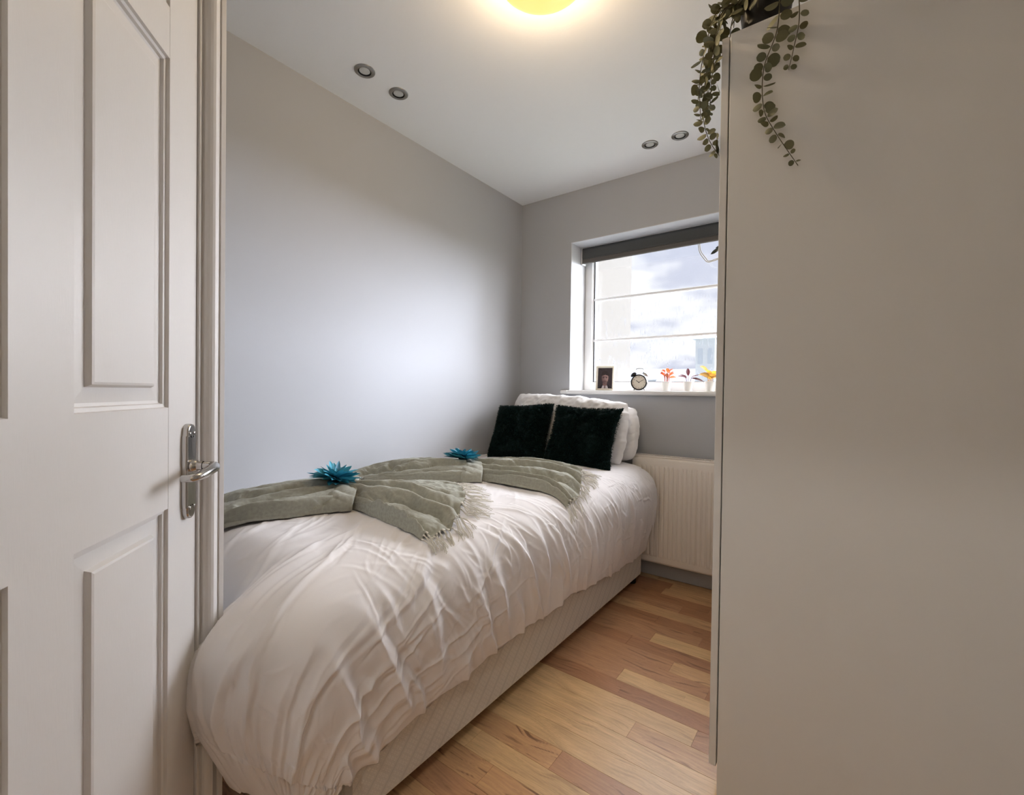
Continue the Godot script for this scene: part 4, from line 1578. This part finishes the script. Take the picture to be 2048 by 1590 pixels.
func plant() -> void:
	var t := thing("trailing_plant", Vector3(0, 0, 0), "trailing eucalyptus-like plant in a black pot on top of the wardrobe", "plant")
	var b := MB.new()
	var c := Vector3(1.690, 2.0105, 1.270)
	b.lathe([Vector2(0.0001, 0.0), Vector2(0.046, 0.0), Vector2(0.050, 0.003), Vector2(0.064, 0.105), Vector2(0.066, 0.11), Vector2(0.062, 0.112), Vector2(0.058, 0.10), Vector2(0.0001, 0.098)], 32, c)
	put("pot", b.mesh(), paint(Color8(20, 16, 15), 0.4), t)
	var top := c + Vector3(0, 0.10, 0)
	# two long strands in front of the side panel
	vine(t, [top + Vector3(0.01, 0, 0.03), Vector3(1.715, 2.135, 1.335), Vector3(1.733, 2.07, 1.382), Vector3(1.730, 1.96, 1.376), Vector3(1.702, 1.875, 1.374), Vector3(1.703, 1.78, 1.374), Vector3(1.727, 1.715, 1.374), Vector3(1.778, 1.615, 1.374)], 58, 0.0160, 0.0100, 1, 0.6)
	vine(t, [top + Vector3(0.03, 0, 0.03), Vector3(1.755, 2.13, 1.34), Vector3(1.770, 2.05, 1.384), Vector3(1.775, 1.96, 1.378), Vector3(1.765, 1.90, 1.374), Vector3(1.755, 1.85, 1.374)], 26, 0.0155, 0.0085, 2, 0.6)
	# a bunch falling in front of the wardrobe doors
	var ends := [
		[Vector3(1.600, 2.11, 1.325), Vector3(1.572, 2.03, 1.335), Vector3(1.556, 1.93, 1.335), Vector3(1.552, 1.83, 1.335), Vector3(1.566, 1.765, 1.33), Vector3(1.592, 1.715, 1.325)],
		[Vector3(1.590, 2.10, 1.340), Vector3(1.555, 2.00, 1.345), Vector3(1.543, 1.92, 1.345), Vector3(1.545, 1.86, 1.345), Vector3(1.548, 1.81, 1.345)],
		[Vector3(1.605, 2.12, 1.305), Vector3(1.580, 2.03, 1.315), Vector3(1.570, 1.95, 1.320), Vector3(1.566, 1.88, 1.320), Vector3(1.563, 1.83, 1.320)],
		[Vector3(1.606, 2.10, 1.335), Vector3(1.584, 2.03, 1.350), Vector3(1.574, 1.97, 1.350), Vector3(1.572, 1.92, 1.350), Vector3(1.568, 1.88, 1.350)],
		[Vector3(1.592, 2.12, 1.300), Vector3(1.560, 2.04, 1.310), Vector3(1.552, 1.96, 1.310), Vector3(1.556, 1.90, 1.310), Vector3(1.560, 1.85, 1.310)],
		[Vector3(1.612, 2.09, 1.345), Vector3(1.590, 2.02, 1.362), Vector3(1.582, 1.96, 1.362), Vector3(1.586, 1.92, 1.360)],
	]
	var counts := [44, 32, 30, 24, 26, 18]
	for k in ends.size():
		vine(t, [top + Vector3(-0.02, 0, 0.01)] + ends[k], counts[k], 0.0145, 0.0095, 11 + k)
	# short sprigs over the pot's rim
	for k in 5:
		var a := 1.65 + 0.42 * k
		var d := Vector3(cos(a), 0, sin(a))
		d = Vector3(-absf(d.x) if k > 0 else d.x, 0, absf(d.z))
		vine(t, [top, top + d * 0.055 + Vector3(0, 0.03, 0), top + d * 0.080 + Vector3(0, -0.015, 0), top + d * 0.086 + Vector3(0, -0.065, 0)], 8, 0.0150, 0.0125, 31 + k)

# ---------------------------------------------------------------- lamps
func lamps() -> void:
	var says := ["recessed chrome spotlight nearest the top left, unlit", "recessed chrome spotlight second from the left, unlit", "recessed chrome spotlight left of the pair over the window, unlit", "recessed chrome spotlight right of the pair over the window, unlit"]
	var spots := [Vector2(0.240, 1.489), Vector2(0.242, 1.313), Vector2(1.016, 0.262), Vector2(1.171, 0.256)]
	for k in 4:
		var t := thing("downlight", Vector3(spots[k].x, 2.4, spots[k].y), says[k], "spotlight", "ceiling spotlights")
		var b := MB.new()
		b.lathe([Vector2(0.0425, 0.0), Vector2(0.0425, -0.002), Vector2(0.040, -0.0042), Vector2(0.034, -0.0058), Vector2(0.029, -0.0056), Vector2(0.027, -0.0045)], 36)
		put("bezel", b.mesh(), M.nickel, t)
		b = MB.new()
		b.lathe([Vector2(0.0275, -0.0046), Vector2(0.0255, -0.0015), Vector2(0.022, -0.0008)], 30)
		put("inner_ring", b.mesh(), M.dark, t)
		b = MB.new()
		b.lathe([Vector2(0.0222, -0.0006), Vector2(0.021, -0.0016), Vector2(0.012, -0.0032), Vector2(0.0001, -0.0036)], 30)
		put("lens", b.mesh(), M.glasslens, t)
	ceiling_lamp("ceiling_light", Vector3(1.10, 2.4, 1.46), 0.150, "lit round ceiling light with a warm yellow glass dome", 0.29, Color8(255, 226, 184), Color8(255, 206, 104), 1.0)

func ceiling_lamp(called: String, at: Vector3, rad: float, label: String, energy: float, col: Color, glow: Color, glow_energy: float) -> void:
	var t := thing(called, at, label, "ceiling light")
	var b := MB.new()
	b.lathe([Vector2(rad * 0.72, 0.0), Vector2(rad * 0.72, -0.018), Vector2(rad * 0.70, -0.02), Vector2(0.0001, -0.02)], 40)
	put("mounting_plate", b.mesh(), M.white, t)
	b = MB.new()
	var pr := []
	for k in 13:
		var a := PI / 2 * k / 12.0
		pr.append(Vector2(maxf(rad * cos(a), 0.0001), -0.022 - 0.068 * sin(a)))
	pr.push_front(Vector2(rad * 0.73, -0.0205))
	b.lathe(pr, 48)
	var m := paint(Color8(250, 230, 180), 0.3)
	m.emission_enabled = true
	m.emission = glow
	m.emission_energy_multiplier = glow_energy
	put("lamp_shade", b.mesh(), m, t)
	var l := OmniLight3D.new()
	l.name = called + "_glow"
	l.light_color = col
	l.light_energy = energy
	l.light_size = 0.03
	l.omni_range = 8.0
	l.omni_attenuation = 2.0
	l.shadow_enabled = true
	l.position = Vector3(0, -0.055, 0)
	t.add_child(l)

func landing() -> void:
	struct("wall_landing_left", bx(Vector3(0.9, -0.1, 2.935), Vector3(1.0, 2.4, 4.2)), M.landing_wall, "landing wall left of the doorway")
	struct("wall_landing_right", bx(Vector3(2.9, -0.1, 2.955), Vector3(3.0, 2.4, 4.2)), M.landing_wall, "landing wall right of the doorway")
	struct("wall_landing_back", bx(Vector3(1.0, -0.1, 4.1), Vector3(2.9, 2.4, 4.2)), M.landing_wall, "landing wall facing the doorway")
	var b := MB.new()
	b.box(Vector3(2.392, -0.1, 2.83), Vector3(3.0, 2.4, 2.95))
	struct("wall_landing_front", b.mesh(), M.landing_wall, "landing wall beside the doorway")
	struct("floor_landing", bx(Vector3(1.0, -0.12, 2.935), Vector3(2.9, -0.002, 4.1)), M.carpet, "beige landing carpet beyond the doorway", "floor")
	struct("ceiling_landing", bx(Vector3(2.392, 2.4, 2.83), Vector3(3.0, 2.52, 4.2)), M.ceiling, "landing ceiling", "ceiling")
	ceiling_lamp("landing_light", Vector3(1.95, 2.4, 3.45), 0.14, "lit round ceiling light on the landing outside the doorway", 0.64, Color8(255, 251, 244), Color8(255, 226, 170), 1.5)
